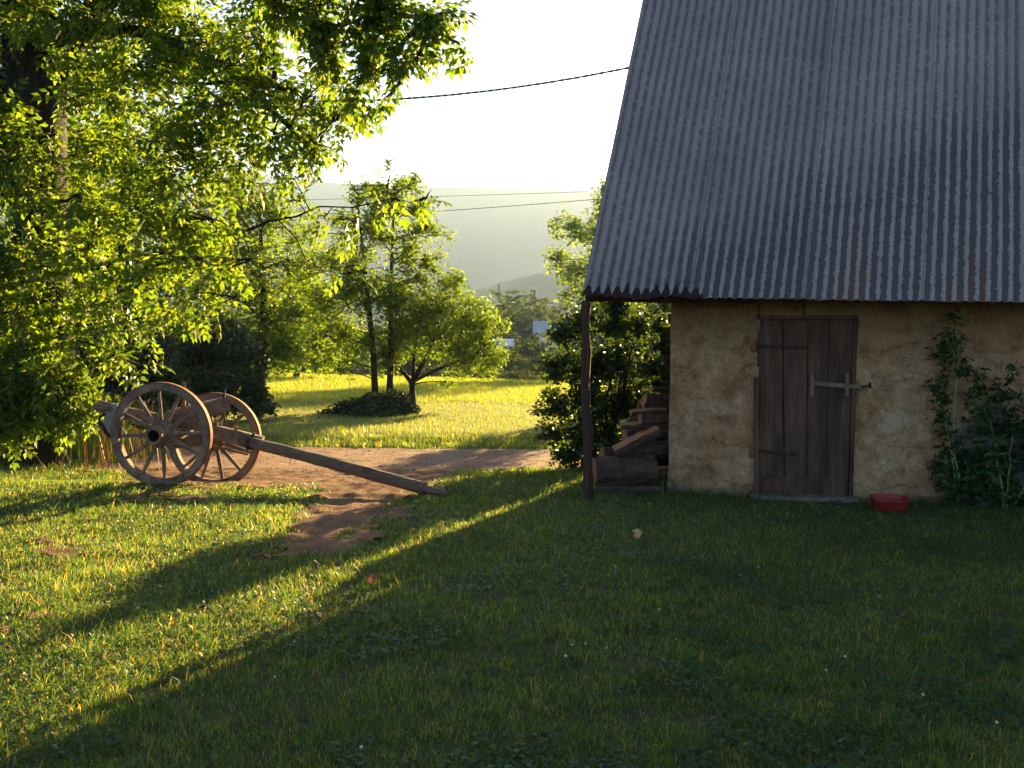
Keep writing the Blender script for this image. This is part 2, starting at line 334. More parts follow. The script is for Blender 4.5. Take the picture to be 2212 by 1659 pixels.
def flat(name, c, rough=0.6, spec=0.3):
    m, t, o = mat(name); n = noise(t, coords(t), 12, 5, 0.6)
    princ(t, o, mixc(t, 0.5, c, ramp(t, n, [(0.3, (0.72, 0.72, 0.72)), (0.7, (1.2, 1.2, 1.2))]), 'MULTIPLY'), rough, bump(t, n, 0.1, 0.002), spec=spec); return m
M['red'] = flat('red_plastic', (0.20, 0.014, 0.014), 0.5); M['cable'] = flat('black_cable', (0.03, 0.03, 0.03), 0.7)
M['white'] = flat('white_render', (0.75, 0.73, 0.7)); M['petal'] = flat('white_petals', (0.5, 0.45, 0.4)); M['slate'] = flat('pale_roof_slates', (0.36, 0.36, 0.40))
M['stalk'] = flat('green_stalk', (0.12, 0.2, 0.05)); M['deadleaf'] = leaf_mat('dead_leaf', (0.45, 0.28, 0.13), (0.5, 0.32, 0.15), (0.55, 0.35, 0.17), 0.3, (1, 0.9, 0.7))
M['brownleaf'] = leaf_mat('brown_leaf', (0.2, 0.06, 0.03), (0.22, 0.07, 0.03), (0.25, 0.08, 0.04), 0.3, (1, 0.8, 0.7))
M['stone_sill'] = soil('worn_threshold', [(0.3, (0.10, 0.085, 0.07)), (0.7, (0.22, 0.19, 0.16))], 4, 60)

# ---------------------------------------------------------------- terrain sheets
def grid_sheet(name, xs, ys, mask=None, dz=0.0, m=None, rel=0.0):
    X, Y = np.meshgrid(xs, ys); Z = terrain(X, Y)+dz+rel*(fbm(X*7, Y*7, 5)-0.5)
    nx, ny = len(xs), len(ys); V = np.stack([X, Y, Z], -1).reshape(-1, 3)
    i = np.arange(nx*ny).reshape(ny, nx); F = np.stack([i[:-1, :-1], i[:-1, 1:], i[1:, 1:], i[1:, :-1]], -1).reshape(-1, 4)
    if mask is not None:
        cx = V[F].mean(1); F = F[mask(cx[:, 0], cx[:, 1])]
        used = np.unique(F); re = np.zeros(len(V), int); re[used] = np.arange(len(used)); V = V[used]; F = re[F]
    o = link(name, mesh_np(name, V, F, smooth=True), None, m); o['kind'] = 'structure'; return o
def nonlin(a, b, n, p):   # dense near a
    return a+(b-a)*np.linspace(0, 1, n)**p
ys = np.concatenate([np.linspace(-6, 2, 30), np.arange(2.08, 16, 0.08), 16+nonlin(0, 40, 110, 1.3), 56+nonlin(0.5, 900, 90, 1.8)])
xh = np.concatenate([np.arange(0, 9, 0.1), 9+nonlin(0.1, 40, 60, 1.4), 49+nonlin(1, 850, 40, 1.8)])
xs = np.concatenate([-xh[::-1], xh[1:]])
grid_sheet('ground', xs, ys, None, 0, M['ground'])
def drive_mask(x, y):
    e = 0.25*(fbm(x*1.5, y*1.5)-0.5)
    return (y > 11.0+e*1.6+0.75*sst(-1.5, 0.8, x)) & (y < 13.75-0.09*x*0+e) & (x > -5.2+2*e)
def in_poly(x, y, poly):
    c = np.zeros(x.shape, bool); n = len(poly)
    for i in range(n):
        x0, y0 = poly[i]; x1, y1 = poly[(i+1) % n]
        k = ((y0 > y) != (y1 > y)) & (x < (x1-x0)*(y-y0)/(y1-y0+1e-12)+x0); c ^= k
    return c
dirt_px = [(300, 1012), (300, 1045), (420, 1052), (540, 1052), (640, 1050), (700, 1045), (712, 1090), (680, 1130), (620, 1148), (600, 1175), (640, 1204), (745, 1200),
           (800, 1150), (850, 1105), (905, 1068), (915, 1040), (1000, 1024), (1100, 1012), (1150, 990), (300, 985)]
dirt_poly = [tuple(G(x, y)[:2]) for x, y in dirt_px]
scr_px = [(300, 1050), (470, 1052), (520, 1075), (380, 1092), (300, 1085)]
scr_poly = [tuple(G(x, y)[:2]) for x, y in scr_px]
scr2 = [tuple(G(x, y)[:2]) for x, y in [(60, 1165), (180, 1170), (240, 1190), (200, 1205), (90, 1190)]]
scr3 = [tuple(G(x, y)[:2]) for x, y in [(0, 1330), (90, 1335), (110, 1355), (0, 1372)]]
def wob(x, y, a=0.5): return x+a*(fbm(x*2.2, y*2.2, 4)-0.5), y+a*(fbm(x*2.2+9, y*2.2+31, 4)-0.5)
def soft(x, y, poly, rad):
    acc = 0
    for k in range(10):
        a = 2*math.pi*k/10; rr = rad*(0.5 if k % 2 else 1.0); acc = acc+in_poly(x+rr*math.cos(a), y+rr*math.sin(a), poly)
    return acc/10.0
def dirt_soft(x, y):
    wx, wy = wob(x, y, 0.6); s_ = np.maximum(soft(wx, wy, dirt_poly, 0.28), 0.8*soft(wx, wy, scr_poly, 0.2)*sst(0.4, 0.6, fbm(x*5, y*5)))
    s_ = np.maximum(s_, 0.7*np.maximum(soft(wx, wy, scr2, 0.2), soft(wx, wy, scr3, 0.2)))
    return s_
def dirt_mask(x, y):
    d_ = dirt_soft(x, y); return (d_+1.1*(fbm(x*7, y*7, 4)-0.5) > 0.34) & (d_ > 0.15) & (y < 11.4)
grid_sheet('dirt_path', np.arange(-9, 2.5, 0.04), np.arange(4.0, 11.4, 0.04), dirt_mask, 0.014, M['path'], 0.075)
grid_sheet('driveway', np.concatenate([np.arange(-40, -9, 0.5), np.arange(-9, 4, 0.06), np.arange(4, 40, 0.5)]), np.arange(10.4, 14.1, 0.06), drive_mask, 0.010, M['drive'], 0.03)
ymd = np.concatenate([np.arange(13.8, 18, 0.2), 18+nonlin(0.2, 30, 70, 1.2)])
grid_sheet('meadow', np.concatenate([np.linspace(-40, -12, 30), np.arange(-11.8, 8, 0.25), np.linspace(8.2, 30, 30)]), ymd, lambda x, y: y > 14.05, 0.008, M['meadow_g'])

# far hills, real size, far beyond the trees
def hill(name, prof, dist, depth, seed):
    """prof: list of picture points of the crest; ridge stands at distance dist, slopes towards the camera"""
    px = np.array([p[0] for p in prof], float); py = np.array([p[1] for p in prof], float)
    n = 240; xx = np.linspace(px[0], px[-1], n); yy = np.interp(xx, px, py)+(fbm(xx*0.01+seed, xx*0+seed, 5)-0.5)*8
    V = []; rows = 26
    for j in range(rows):
        t = j/(rows-1)
        for i in range(n):
            top = P(xx[i], yy[i], dist); Y = dist-depth*(1-t)
            h = (top.z+40)*(math.sin(t*math.pi/2)**1.3)-40
            h += 10*(float(fbm(top.x*0.01+seed, Y*0.01))-0.5)*t*(1-t)*4*dist/1500
            V.append((top.x, Y, h))
    for i in range(n): V.append((V[(rows-1)*n+i][0], dist+depth*0.4, -40))
    idx = np.arange(n*(rows+1)).reshape(rows+1, n)
    F = np.stack([idx[:-1, :-1], idx[:-1, 1:], idx[1:, 1:], idx[1:, :-1]], -1).reshape(-1, 4)
    o = link(name, mesh_np(name, np.array(V), F, smooth=True), None, M['hill']); o['kind'] = 'structure'; return o
hill('hills', [(-3000, 300), (-1200, 330), (0, 360), (500, 385), (800, 410), (1100, 419), (1300, 424), (1700, 440), (3500, 430), (6000, 500)], 1500, 700, 2.0)
hill('hill', [(600, 720), (950, 655), (1080, 612), (1160, 592), (1230, 590), (1400, 600), (1900, 560), (2900, 600)], 620, 260, 8.0)

# ---------------------------------------------------------------- foliage tools
def frames(d, up, jit):
    n = len(d); d = d/np.linalg.norm(d, axis=1, keepdims=True)
    u = up+rng.normal(0, jit, (n, 3)); z = u-(u*d).sum(1, keepdims=True)*d; z /= np.linalg.norm(z, axis=1, keepdims=True)+1e-9
    y = np.cross(z, d); return np.stack([d, y, z], 2)          # columns
def scatter(T, F, pos, Rm, sc):
    V = np.einsum('nij,mj->nmi', Rm, T)*sc[:, None, None]+pos[:, None, :]
    n, m = len(pos), len(T); FF = (F[None]+(np.arange(n)*m)[:, None, None]).reshape(-1, F.shape[1])
    return V.reshape(-1, 3), FF
def leaflet(base, d, L, W, fold=0.25, droop=0.15):
    d = np.array(d, float); d /= np.linalg.norm(d); s = np.cross([0, 0, 1], d); s /= np.linalg.norm(s)
    b = np.array(base, float); mid = b+d*L*0.45
    return [b, mid+s*W/2+np.array([0, 0, fold*W/2]), b+d*L+np.array([0, 0, -droop*L]), mid-s*W/2+np.array([0, 0, fold*W/2])]
def compound(npair=4, L=0.5, W=0.17, total=1.0):
    vs = []
    for k in range(npair):
        t = 0.22+0.68*k/(npair-1); x = t*total; z = -0.28*t*t
        for s in (-1, 1):
            a = math.radians(62-16*t); vs += leaflet((x, 0, z), (math.cos(a), s*math.sin(a), -0.35), L*(0.8+0.4*math.sin(t*3)), W)
    vs += leaflet((total*0.93, 0, -0.26), (1, 0, -0.5), L*1.1, W)
    V = np.array(vs); F = np.arange(len(V)).reshape(-1, 4); return V, F
T_ASH = compound(3, 0.42, 0.21); T_SMALL = compound(3, 0.34, 0.20)
T_LEAF = (np.array(leaflet((0, 0, 0), (1, 0, 0), 1.0, 0.55)), np.arange(4).reshape(-1, 4))
T_TWIG = (lambda: (np.array(leaflet((0, 0, 0), (1, 0.2, 0), .8, 0.42)+leaflet((0.3, 0, 0), (0.5, 1, -.2), .7, 0.4)+leaflet((0.15, 0, 0), (0.4, -1, .1), .75, 0.4)), np.arange(12).reshape(-1, 4)))()
def bez(a, b, sagv, n=7, wig=0.05):
    a = Vector(a); b = Vector(b); L = (b-a).length; m = (a+b)/2+Vector(sagv)
    pts = []
    for i in range(n):
        t = i/(n-1); q = a*(1-t)**2+m*2*t*(1-t)+b*t*t
        if 0 < i < n-1: q = q+Vector((random.gauss(0, 1), random.gauss(0, 1), random.gauss(0, 1)))*wig*L*0.25
        pts.append(q)
    return pts
def plant(name, label, cat, base, trunks, blobs, nleaf, leafsize, T, lm, bm_, group=None, droop=0.45, nsub=8, sub_r=0.012, limb_r=0.05, spread=0.16, parts=('trunk', 'crown'), fill=0.35, upj=0.6, flat_=1.0):
    """trunks: list of (points, radii). blobs: (centre, (rx,ry,rz), weight). Limbs run from the trunks to each blob, twigs through it, leaves along the twigs."""
    root = empty(name, base); tag(root, label, cat, group)
    mb = MB(base); tp = []
    for pts, rad in trunks:
        mb.tube(pts, rad, 12, jit=0.06)
        for i in range(len(pts)-1):
            for k in range(5): tp.append(((Vector(pts[i]).lerp(Vector(pts[i+1]), k/5)), rad[i]))
    ws = sum(b[2] for b in blobs); Ps = []; Ds = []
    for c, r, w in blobs:
        c = Vector(c); rr = sum(r)/3
        best = min(tp, key=lambda q: (q[0]-c).length+max(0, q[0].z-c.z+rr*0.3)*2.0)
        lr = min(limb_r*(0.5+rr), best[1]*0.7)
        limb = bez(best[0], c, (0, 0, -0.12*(best[0]-c).length if best[0].z > c.z else 0.1*(c-best[0]).length))
        mb.tube(limb, [lr*(1-0.75*i/6) for i in range(7)], 6, caps=False)
        nl = max(1, int(nleaf*w/ws)); ns = max(4, int(nsub*rr/0.5)+2); per = max(1, int(nl*(1-fill)/ns))
        for k in range(ns):
            v = rng.normal(size=3); v /= np.linalg.norm(v); v *= rng.uniform(0.55, 1.0)
            e = c+Vector((v[0]*r[0], v[1]*r[1], v[2]*r[2])); s = limb[random.choice((4, 5, 6))]
            tw = bez(s, e, (0, 0, 0.1*rr), 5, 0.08)
            mb.tube(tw, [sub_r*(1-0.2*i) for i in range(5)], 4, caps=False)
            tt = rng.uniform(0.25, 1.05, per)*4; i0 = np.clip(tt.astype(int), 0, 3); f = (tt-i0)[:, None]; A = np.array([list(q) for q in tw])
            Ps.append(A[i0]*(1-f)+A[i0+1]*f+rng.normal(0, spread*rr, (per, 3)))
            dd = np.array(list((e-s).normalized())); Ds.append(np.tile(dd*0.6, (per, 1))+rng.normal(0, 0.6, (per, 3))+np.array([0, 0, -droop]))
        nf = int(nl*fill); v = rng.normal(size=(nf, 3)); v /= np.linalg.norm(v, axis=1, keepdims=True); v *= rng.uniform(0.35, 1, (nf, 1))**0.5
        lump = 0.75+0.5*fbm(v[:, 0]*2.1+c.x, v[:, 2]*2.1+v[:, 1]*1.3+c.z, 3)
        Ps.append(np.array(list(c))+v*np.array(r)*lump[:, None]); Ds.append(v*0.7+rng.normal(0, 0.5, (nf, 3))+np.array([0, 0, -droop]))
    pos = np.concatenate(Ps); D = np.concatenate(Ds)
    keep = pos[:, 2] > terrain(pos[:, 0], pos[:, 1])+0.03; pos = pos[keep]; D = D[keep]
    V, F = scatter(T[0], T[1], pos-np.array(list(base)), frames(D, np.array([0, 0, 1.0]), upj), leafsize*rng.uniform(0.6, 1.25, len(pos)))
    mb.build(parts[0], bm_, root, smooth=True)
    link(parts[1], mesh_np(parts[1], V, F), root, lm)
    return root
def blob(x, y, Y, r, w=None, ry=None, dep=0.9):
    c = P(x, y, Y); s = Y/FPX; rx = r*s; rz = (ry or r)*s
    return (c, (rx, rx*dep, rz), w if w else (rx*rz)**1.1)

# big ash on the left
tb = Vector((-6.1, 11.3, terr(-6.1, 11.3)))
def pl(*pts): return [P(*p) for p in pts]
trk = [tb-Vector((0, 0, .2))]+pl((105, 800, 11.3), (100, 640, 11.3), (85, 470, 11.3), (80, 320, 11.3), (78, 160, 11.3), (60, 0, 11.3), (40, -220, 11.4), (60, -450, 11.4))
trunks = [(trk, [0.40, 0.34, 0.33, 0.33, 0.34, 0.38, 0.30, 0.2, 0.1]),
          (pl((90, 240, 11.3), (150, 100, 11.0), (240, -30, 10.6), (400, -150, 10.0), (600, -200, 9.2)), [0.2, 0.16, 0.13, 0.1, 0.07]),
          (pl((40, 420, 11.3), (10, 250, 11.2), (-60, 60, 11.1), (-120, -100, 11)), [0.2, 0.17, 0.13, 0.08]),
          (pl((90, 600, 11.5), (250, 570, 12.2), (420, 530, 11.8), (530, 500, 10.6), (580, 478, 10.2), (640, 468, 9.9), (690, 446, 9.8), (760, 448, 9.6), (870, 425, 9.4)), [0.05, 0.035, 0.024, 0.015, 0.014, 0.011, 0.009, 0.007, 0.004]),
          (pl((600, 474, 10.1), (640, 515, 9.95), (660, 560, 9.9), (700, 585, 9.85), (745, 592, 9.8)), [0.008, 0.007, 0.006, 0.005, 0.003]),
          (pl((520, 160, 9.9), (590, 240, 9.7), (650, 300, 9.6), (690, 350, 9.6)), [0.045, 0.03, 0.02, 0.012]),
          (pl((160, 90, 11.0), (270, 60, 10.7), (400, 100, 10.3), (520, 160, 9.9), (640, 200, 9.6)), [0.1, 0.07, 0.06, 0.045, 0.03])]
bl = [blob(*b) for b in [
    (-60, 60, 11, 120), (60, 10, 10.4, 70), (180, 60, 10.6, 95), (300, 40, 10.5, 100), (410, 70, 10.3, 100), (490, 110, 10, 85), (230, 190, 10.6, 90), (340, 190, 10.3, 100),
    (440, 230, 10, 100), (540, 200, 9.8, 85), (590, 290, 9.7, 80), (660, 210, 9.5, 75), (690, 310, 9.6, 60), (740, 250, 9.5, 50), (620, 360, 9.7, 50), (300, 330, 10.4, 90),
    (400, 350, 10.1, 90), (490, 360, 10, 70), (200, 330, 10.7, 60), (20, 240, 10.6, 45), (40, 330, 10.4, 55), (60, 420, 10.2, 60), (180, 420, 10.4, 60), (290, 450, 10.2, 80), (420, 470, 10, 80),
    (470, 560, 9.8, 60), (60, 530, 10.2, 80), (190, 540, 10.2, 80), (320, 570, 10, 80), (420, 640, 9.8, 60), (120, 620, 10, 70), (30, 680, 10, 90), (240, 650, 10, 70), (340, 700, 9.8, 50), (190, 740, 9.9, 55),
    (280, 780, 9.7, 45), (60, 790, 9.8, 75), (30, 870, 9.7, 60), (-60, 300, 10.6, 130), (-90, 560, 10.4, 150), (-80, 800, 10.2, 130), (120, 860, 9.8, 50), (560, 80, 9.6, 60), (0, -120, 11, 200), (300, -120, 10.5, 200),
    (600, -80, 9.2, 120)]]
bl += [blob(*b) for b in [(175, 300, 12.4, 70), (195, 450, 12.3, 75), (180, 170, 12.5, 75), (150, 600, 12.2, 60), (118, 290, 10.8, 34), (122, 370, 10.8, 42), (110, 450, 10.8, 36)]]  # clumps on the sun side added to shade the trunk, nearer ones cover it
bl += [blob(*b) for b in [(700, 470, 9.7, 32, None, 24), (770, 480, 9.6, 45, None, 30), (850, 430, 9.4, 45, None, 26), (920, 430, 9.3, 40, None, 24), (830, 400, 9.4, 36), (760, 590, 9.8, 24), (640, 430, 9.8, 26)]]
plant('ash_tree', 'big ash tree with thick dark trunk and drooping pinnate leaves behind the cart', 'tree', tb, trunks, bl, 8600, 0.215, T_ASH, M['ash'], M['bark'],
      droop=0.30, nsub=11, spread=0.17, limb_r=0.05, fill=0.22, upj=0.35)
# overhanging boughs of a tree standing outside the frame, top centre
tb2 = Vector((-3.9, 7.0, 0)); tb2 = Vector((-5.6, 5.2, 0))
trunks = [([tb2-Vector((0, 0, .1)), Vector((-5.6, 5.25, 2.0)), Vector((-5.4, 5.4, 4.2)), Vector((-5.2, 5.6, 6.2))], [0.3, 0.26, 0.22, 0.12]),
          ([Vector((-5.4, 5.4, 4.0)), Vector((-4.3, 6.2, 5.0)), P(600, -160, 7.6), P(720, -30, 7.9), P(840, 20, 8.0), P(960, 60, 8.1)], [0.14, 0.1, 0.06, 0.04, 0.025, 0.012])]
bl = [blob(*b) for b in [(600, -10, 7.8, 60), (680, 20, 7.9, 75), (740, 60, 7.9, 60), (700, 110, 8, 55), (800, 10, 8, 70), (800, 90, 8, 55), (870, 20, 8, 60), (850, 110, 8, 50), (930, 50, 8.1, 50), (960, 20, 8.1, 45),
                         (985, 90, 8.1, 28), (900, 130, 8.1, 40), (800, 170, 8, 40), (750, 200, 8, 40), (830, 220, 8, 28), (560, -120, 7.4, 80)]]
plant('overhanging_tree', 'tree whose leafy boughs hang into the top of the view against the white sky', 'tree', tb2, trunks, [(c, (a*0.85, b*0.4, d*0.7), w) for c, (a, b, d), w in bl], 820, 0.205, T_ASH, M['ash'], M['bark'],
      droop=0.35, nsub=7, spread=0.16, limb_r=0.022, fill=0.1, upj=0.35)

# bushes, saplings round the ash foot
b0 = Vector((-6.6, 10.2, terr(-6.6, 10.2)))
def stems(base, n, h, sp, r=0.02):
    out = []
    for i in range(n):
        a = random.uniform(0, 6.28); q = base+Vector((math.cos(a), math.sin(a), 0))*sp*0.25
        e = base+Vector((math.cos(a)*sp, math.sin(a)*sp, h*random.uniform(0.7, 1)))
        out.append((bez(q-Vector((0, 0, 0.05)), e, (0, 0, 0.2*h), 5, 0.06), [r, r*0.85, r*0.7, r*0.5, r*0.3]))
    return out
plant('elder_bush', 'pale sunlit bush of drooping leaves at the far left behind the cart', 'bush', b0, stems(b0, 7, 1.4, 0.6), [blob(*b) for b in [(40, 850, 10, 70), (140, 840, 9.9, 50), (80, 780, 10, 60), (190, 880, 9.9, 35), (-60, 860, 10, 90), (20, 920, 10, 40), (130, 900, 9.9, 35)]],
      2000, 0.19, T_SMALL, M['ash'], M['bark'], droop=0.6, parts=('stem', 'foliage'))
def shrub(name, label, px, Y, blobs, n, ls, lm='leaf_dark', T=T_TWIG, group=None, h=1.5, cat='shrub', ns=7, **k):
    g = G(px, 900); g = P(px, 900, Y); b = Vector((g.x, Y, terr(g.x, Y)))
    return plant(name, label, cat, b, stems(b, ns, h, 0.5), [blob(*q) for q in blobs], n, ls, T, M[lm], M['bark'], group, parts=('stem', 'foliage'), **k)
shrub('dark_shrub', 'dark leafy shrub in shade left of the mown grass, between cart and meadow', 470, 17.5, [(400, 780, 17.5, 60), (460, 740, 17.8, 70), (520, 770, 17.5, 60), (500, 840, 17, 60), (430, 850, 17, 55), (560, 870, 16.8, 32), (540, 830, 17, 35), (350, 860, 16.5, 50), (590, 885, 16.6, 14)], 8500, 0.12, h=1.8)
shrub('dark_shrub', 'dark shrub mass between ash trunk and the rear of the cart', 300, 14.5, [(330, 760, 15, 60), (280, 830, 14.5, 60), (220, 780, 14.8, 70), (360, 820, 14.6, 50), (150, 850, 14.5, 80), (60, 880, 14.3, 80), (-60, 850, 14.5, 100), (100, 740, 15, 80), (-20, 700, 15, 100)], 9000, 0.12, h=1.8)
# trees behind the big ash, closing the left side
def simple_tree(name, label, px, Y, base_y, blobs, n, ls, lm='leaf_mid', r0=0.12, T=T_TWIG, group=None, top=None, lean=0, cat='tree', **k):
    q = P(px, base_y, Y); b = Vector((q.x, Y, terr(q.x, Y)))
    tp = P(px+lean, top, Y); mid = b.lerp(tp, 0.5)+Vector((random.uniform(-.1, .1), random.uniform(-.1, .1), 0))
    tr = [([b-Vector((0, 0, .1)), b.lerp(mid, .5)+Vector((0.03, 0, 0)), mid, mid.lerp(tp, .5), tp], [r0, r0*.8, r0*.65, r0*.4, r0*.12])]
    return plant(name, label, cat, b, tr, [blob(*c) for c in blobs], n, ls, T, M[lm], M['bark'], group, **k)
simple_tree('broadleaf_tree', 'olive green tree seen between ash foliage and the tall thin trees', 560, 24, 850, [(560, 560, 24, 90), (520, 440, 24, 90), (600, 460, 24, 70), (500, 650, 24, 90), (600, 660, 24, 90), (650, 560, 24, 60), (540, 740, 24, 80), (630, 750, 24, 50), (440, 560, 24, 100), (420, 700, 24, 80), (640, 680, 23, 60), (600, 770, 24, 50)],
            12000, 0.13, r0=0.14, top=430, limb_r=0.03)
simple_tree('broadleaf_tree', 'pale backlit tree at the meadow edge behind the cart wheels', 640, 38, 800, [(600, 700, 38, 60), (660, 690, 38, 60), (620, 760, 38, 45), (690, 760, 38, 45), (560, 760, 38, 50), (650, 620, 38, 50), (740, 740, 38, 45)], 9000, 0.18, r0=0.15, top=640, lm='leaf_mid', limb_r=0.03)
simple_tree('broadleaf_tree', 'tall tree closing the sky behind the ash crown', 260, 22, 860, [(150, 300, 22, 130), (300, 330, 22, 110), (250, 500, 22, 140), (80, 500, 22, 140), (400, 480, 22, 90), (330, 620, 22, 110), (150, 650, 22, 130), (200, 150, 22, 120), (380, 300, 22, 60), (-100, 350, 22, 180), (-100, 650, 22, 180)],
            12000, 0.16, r0=0.2, top=200, limb_r=0.04)
# tree island in the meadow
simple_tree('slender_tree', 'tall slender tree with thin crown, left trunk of the pair on the island', 812, 20, 889, [(760, 560, 20, 60), (800, 470, 20, 55), (740, 640, 20, 70), (700, 560, 20, 50), (720, 700, 20, 70), (820, 640, 20, 60), (690, 650, 20, 50), (780, 740, 20, 50), (740, 490, 20, 40), (670, 720, 20, 35), (700, 780, 19.8, 40), (780, 420, 20, 40), (650, 590, 20, 45), (660, 500, 20, 35), (760, 620, 20, 50), (740, 800, 19.8, 30)],
            9000, 0.085, r0=0.085, top=430, lean=-40, limb_r=0.02, sub_r=0.008, droop=0.3, fill=0.2)
simple_tree('slender_tree', 'tall slender tree with thin crown, right trunk of the pair on the island', 840, 20.4, 887, [(850, 420, 20.4, 45), (810, 400, 20.4, 30), (900, 460, 20.4, 45), (880, 540, 20.4, 55), (940, 560, 20.4, 35), (820, 520, 20.4, 45), (920, 500, 20.4, 35), (850, 620, 20.4, 60), (850, 720, 20.4, 55), (960, 510, 20.4, 22), (890, 400, 20.4, 35), (830, 460, 20.4, 40), (900, 600, 20.4, 40), (870, 660, 20.4, 45), (840, 780, 20.4, 35)],
            8000, 0.085, r0=0.085, top=400, lean=12, limb_r=0.02, sub_r=0.008, droop=0.3, fill=0.2)
rb = P(892, 880, 21); rb.z = terr(rb.x, 21)
plant('round_tree', 'small round-crowned tree with forked trunk beside the slender pair', 'tree', rb,
      [([rb-Vector((0, 0, .1))]+pl((891, 850, 21), (890, 828, 21), (905, 800, 21), (925, 765, 21), (940, 720, 21)), [0.095, 0.085, 0.08, 0.06, 0.045, 0.02]),
       (pl((890, 828, 21), (872, 805, 21), (850, 778, 20.9), (838, 750, 20.8)), [0.06, 0.045, 0.03, 0.015]), (pl((892, 826, 21), (893, 780, 21), (900, 730, 21.1), (905, 680, 21.1)), [0.05, 0.04, 0.03, 0.015]),
       (pl((896, 822, 21), (940, 800, 21), (990, 780, 21), (1040, 760, 21)), [0.045, 0.035, 0.025, 0.012])],
      [blob(*q) for q in [(960, 660, 21, 72), (900, 680, 21, 62), (1030, 690, 21, 55), (1060, 740, 21, 38), (1000, 735, 21, 66), (930, 730, 21, 58), (1055, 790, 21, 32), (860, 735, 21, 50), (1000, 785, 21, 36), (965, 825, 21, 16), (980, 610, 21, 36), (1092, 700, 21, 14), (820, 790, 20.8, 30), (1085, 770, 21, 16)]],
      13500, 0.078, T_TWIG, M['leaf_mid'], M['bark'], limb_r=0.03, sub_r=0.009, droop=0.3, fill=0.45)
bm0 = P(800, 905, 18.6); bm0.z = terr(bm0.x, bm0.y)
plant('bramble_mound', 'dark low bramble mound round the feet of the island trees', 'bramble', bm0, stems(bm0, 10, 0.35, 0.7, 0.01), [blob(*q) for q in [(720, 893, 18.6, 34, None, 10), (760, 882, 18.7, 40, None, 20), (810, 875, 18.8, 45, None, 26), (850, 870, 19, 40, None, 26), (880, 885, 18.8, 28, None, 16), (800, 890, 18.3, 60, None, 14), (690, 898, 18.6, 20, None, 6)]],
      7000, 0.075, T_TWIG, M['leaf_dark'], M['bark'], parts=('stem', 'foliage'), fill=0.7)
# bush behind the porch post, and the tree above it
bb = P(1290, 1015, 11.9); bb = Vector((bb.x, 11.9, terr(bb.x, 11.9)))
plant('leafy_bush', 'glossy dark green bush standing behind the crooked barn post', 'bush', bb, stems(bb, 14, 1.9, 0.5, 0.018),
      [blob(*q) for q in [(1215, 715, 11.8, 34), (1265, 700, 12, 40), (1325, 690, 12.2, 42), (1380, 700, 12.5, 36), (1210, 790, 11.7, 42), (1275, 790, 11.9, 52), (1345, 780, 12.2, 46), (1395, 790, 12.6, 32), (1200, 870, 11.7, 38), (1262, 870, 11.7, 54), (1330, 870, 12.0, 48), (1380, 860, 12.4, 32), (1190, 930, 11.6, 32), (1158, 887, 11.6, 16, None, 8),
                          (1250, 950, 11.6, 50), (1320, 950, 11.7, 46), (1215, 985, 11.5, 35, None, 24), (1275, 1000, 11.5, 46, None, 22), (1163, 945, 11.6, 13, None, 8), (1330, 650, 12.3, 34), (1375, 940, 12.1, 30), (1424, 700, 11.6, 22), (1430, 745, 11.6, 20), (1415, 790, 11.7, 24), (1428, 830, 11.7, 18)]],
      8000, 0.085, T_TWIG, M['leaf_bush'], M['bark'], parts=('stem', 'foliage'), nsub=16, fill=0.35, spread=0.18)
simple_tree('oak_tree', 'open-crowned oak showing beside the left edge of the iron roof', 1290, 44, 860, [(1220, 490, 44, 38), (1270, 500, 44, 40), (1200, 560, 44, 32), (1250, 590, 44, 50), (1310, 560, 44, 60), (1290, 660, 44, 60), (1360, 660, 44, 50), (1330, 440, 44, 60), (1370, 560, 44, 60), (1310, 400, 44, 22), (1220, 640, 44, 20)],
            7500, 0.20, r0=0.24, top=480, limb_r=0.03, lean=20)
simple_tree('hazel_tree', 'backlit yellow-green tree filling the gap under the eave above the logs', 1400, 20, 900, [(1340, 700, 20, 50), (1410, 690, 20, 50), (1460, 640, 20, 50), (1380, 780, 20, 55), (1440, 800, 20, 50), (1350, 850, 19.5, 45), (1410, 870, 19.5, 45), (1370, 920, 19, 40), (1340, 960, 18.5, 30)], 7500, 0.10, 'leaf_bush', r0=0.10, top=680, limb_r=0.03)

# distant woods: a tree each, copies of two builds
def far_proto(kind, label):
    base = Vector((0, 0, 0)); h = 1.0
    if kind == 0:
        bls = [(Vector((x, y, z)), (r, r, r*0.85), r*r) for x, y, z, r in [(0, 0, 7.5, 2.4), (1.8, 0.6, 5.8, 2.2), (-1.9, -0.4, 5.6, 2.3), (0.4, 1.4, 4.4, 2.4), (0.6, -1.6, 4.8, 2.2), (-0.8, 0.4, 8.8, 1.4), (2.3, -0.8, 3.6, 1.6), (-2.2, 0.5, 3.4, 1.7), (0, -1, 3, 2)]]
        tr = [([Vector((0, 0, -.3)), Vector((0.1, 0, 3)), Vector((0, 0, 8))], [0.25, 0.18, 0.05])]
    else:
        bls = [(Vector((0, 0, 1.5+1.25*i)), (2.1-0.26*i, 2.1-0.26*i, 0.9), (2.1-0.26*i)**2) for i in range(8)]
        tr = [([Vector((0, 0, -.3)), Vector((0.0, 0, 5)), Vector((0, 0, 11.4))], [0.2, 0.13, 0.02])]
    return plant('distant_tree' if kind == 0 else 'conifer', label, 'tree', base, tr, bls, 5200 if kind == 0 else 3500, 0.42, T_TWIG, M['leaf_far'], M['bark'], 'trees of the distant wood', limb_r=0.04, sub_r=0.02, fill=0.7)
fb = far_proto(0, 'hazy rounded tree in the far wood beyond the meadow'); fc = far_proto(1, 'dark pointed conifer in the far wood beyond the meadow')
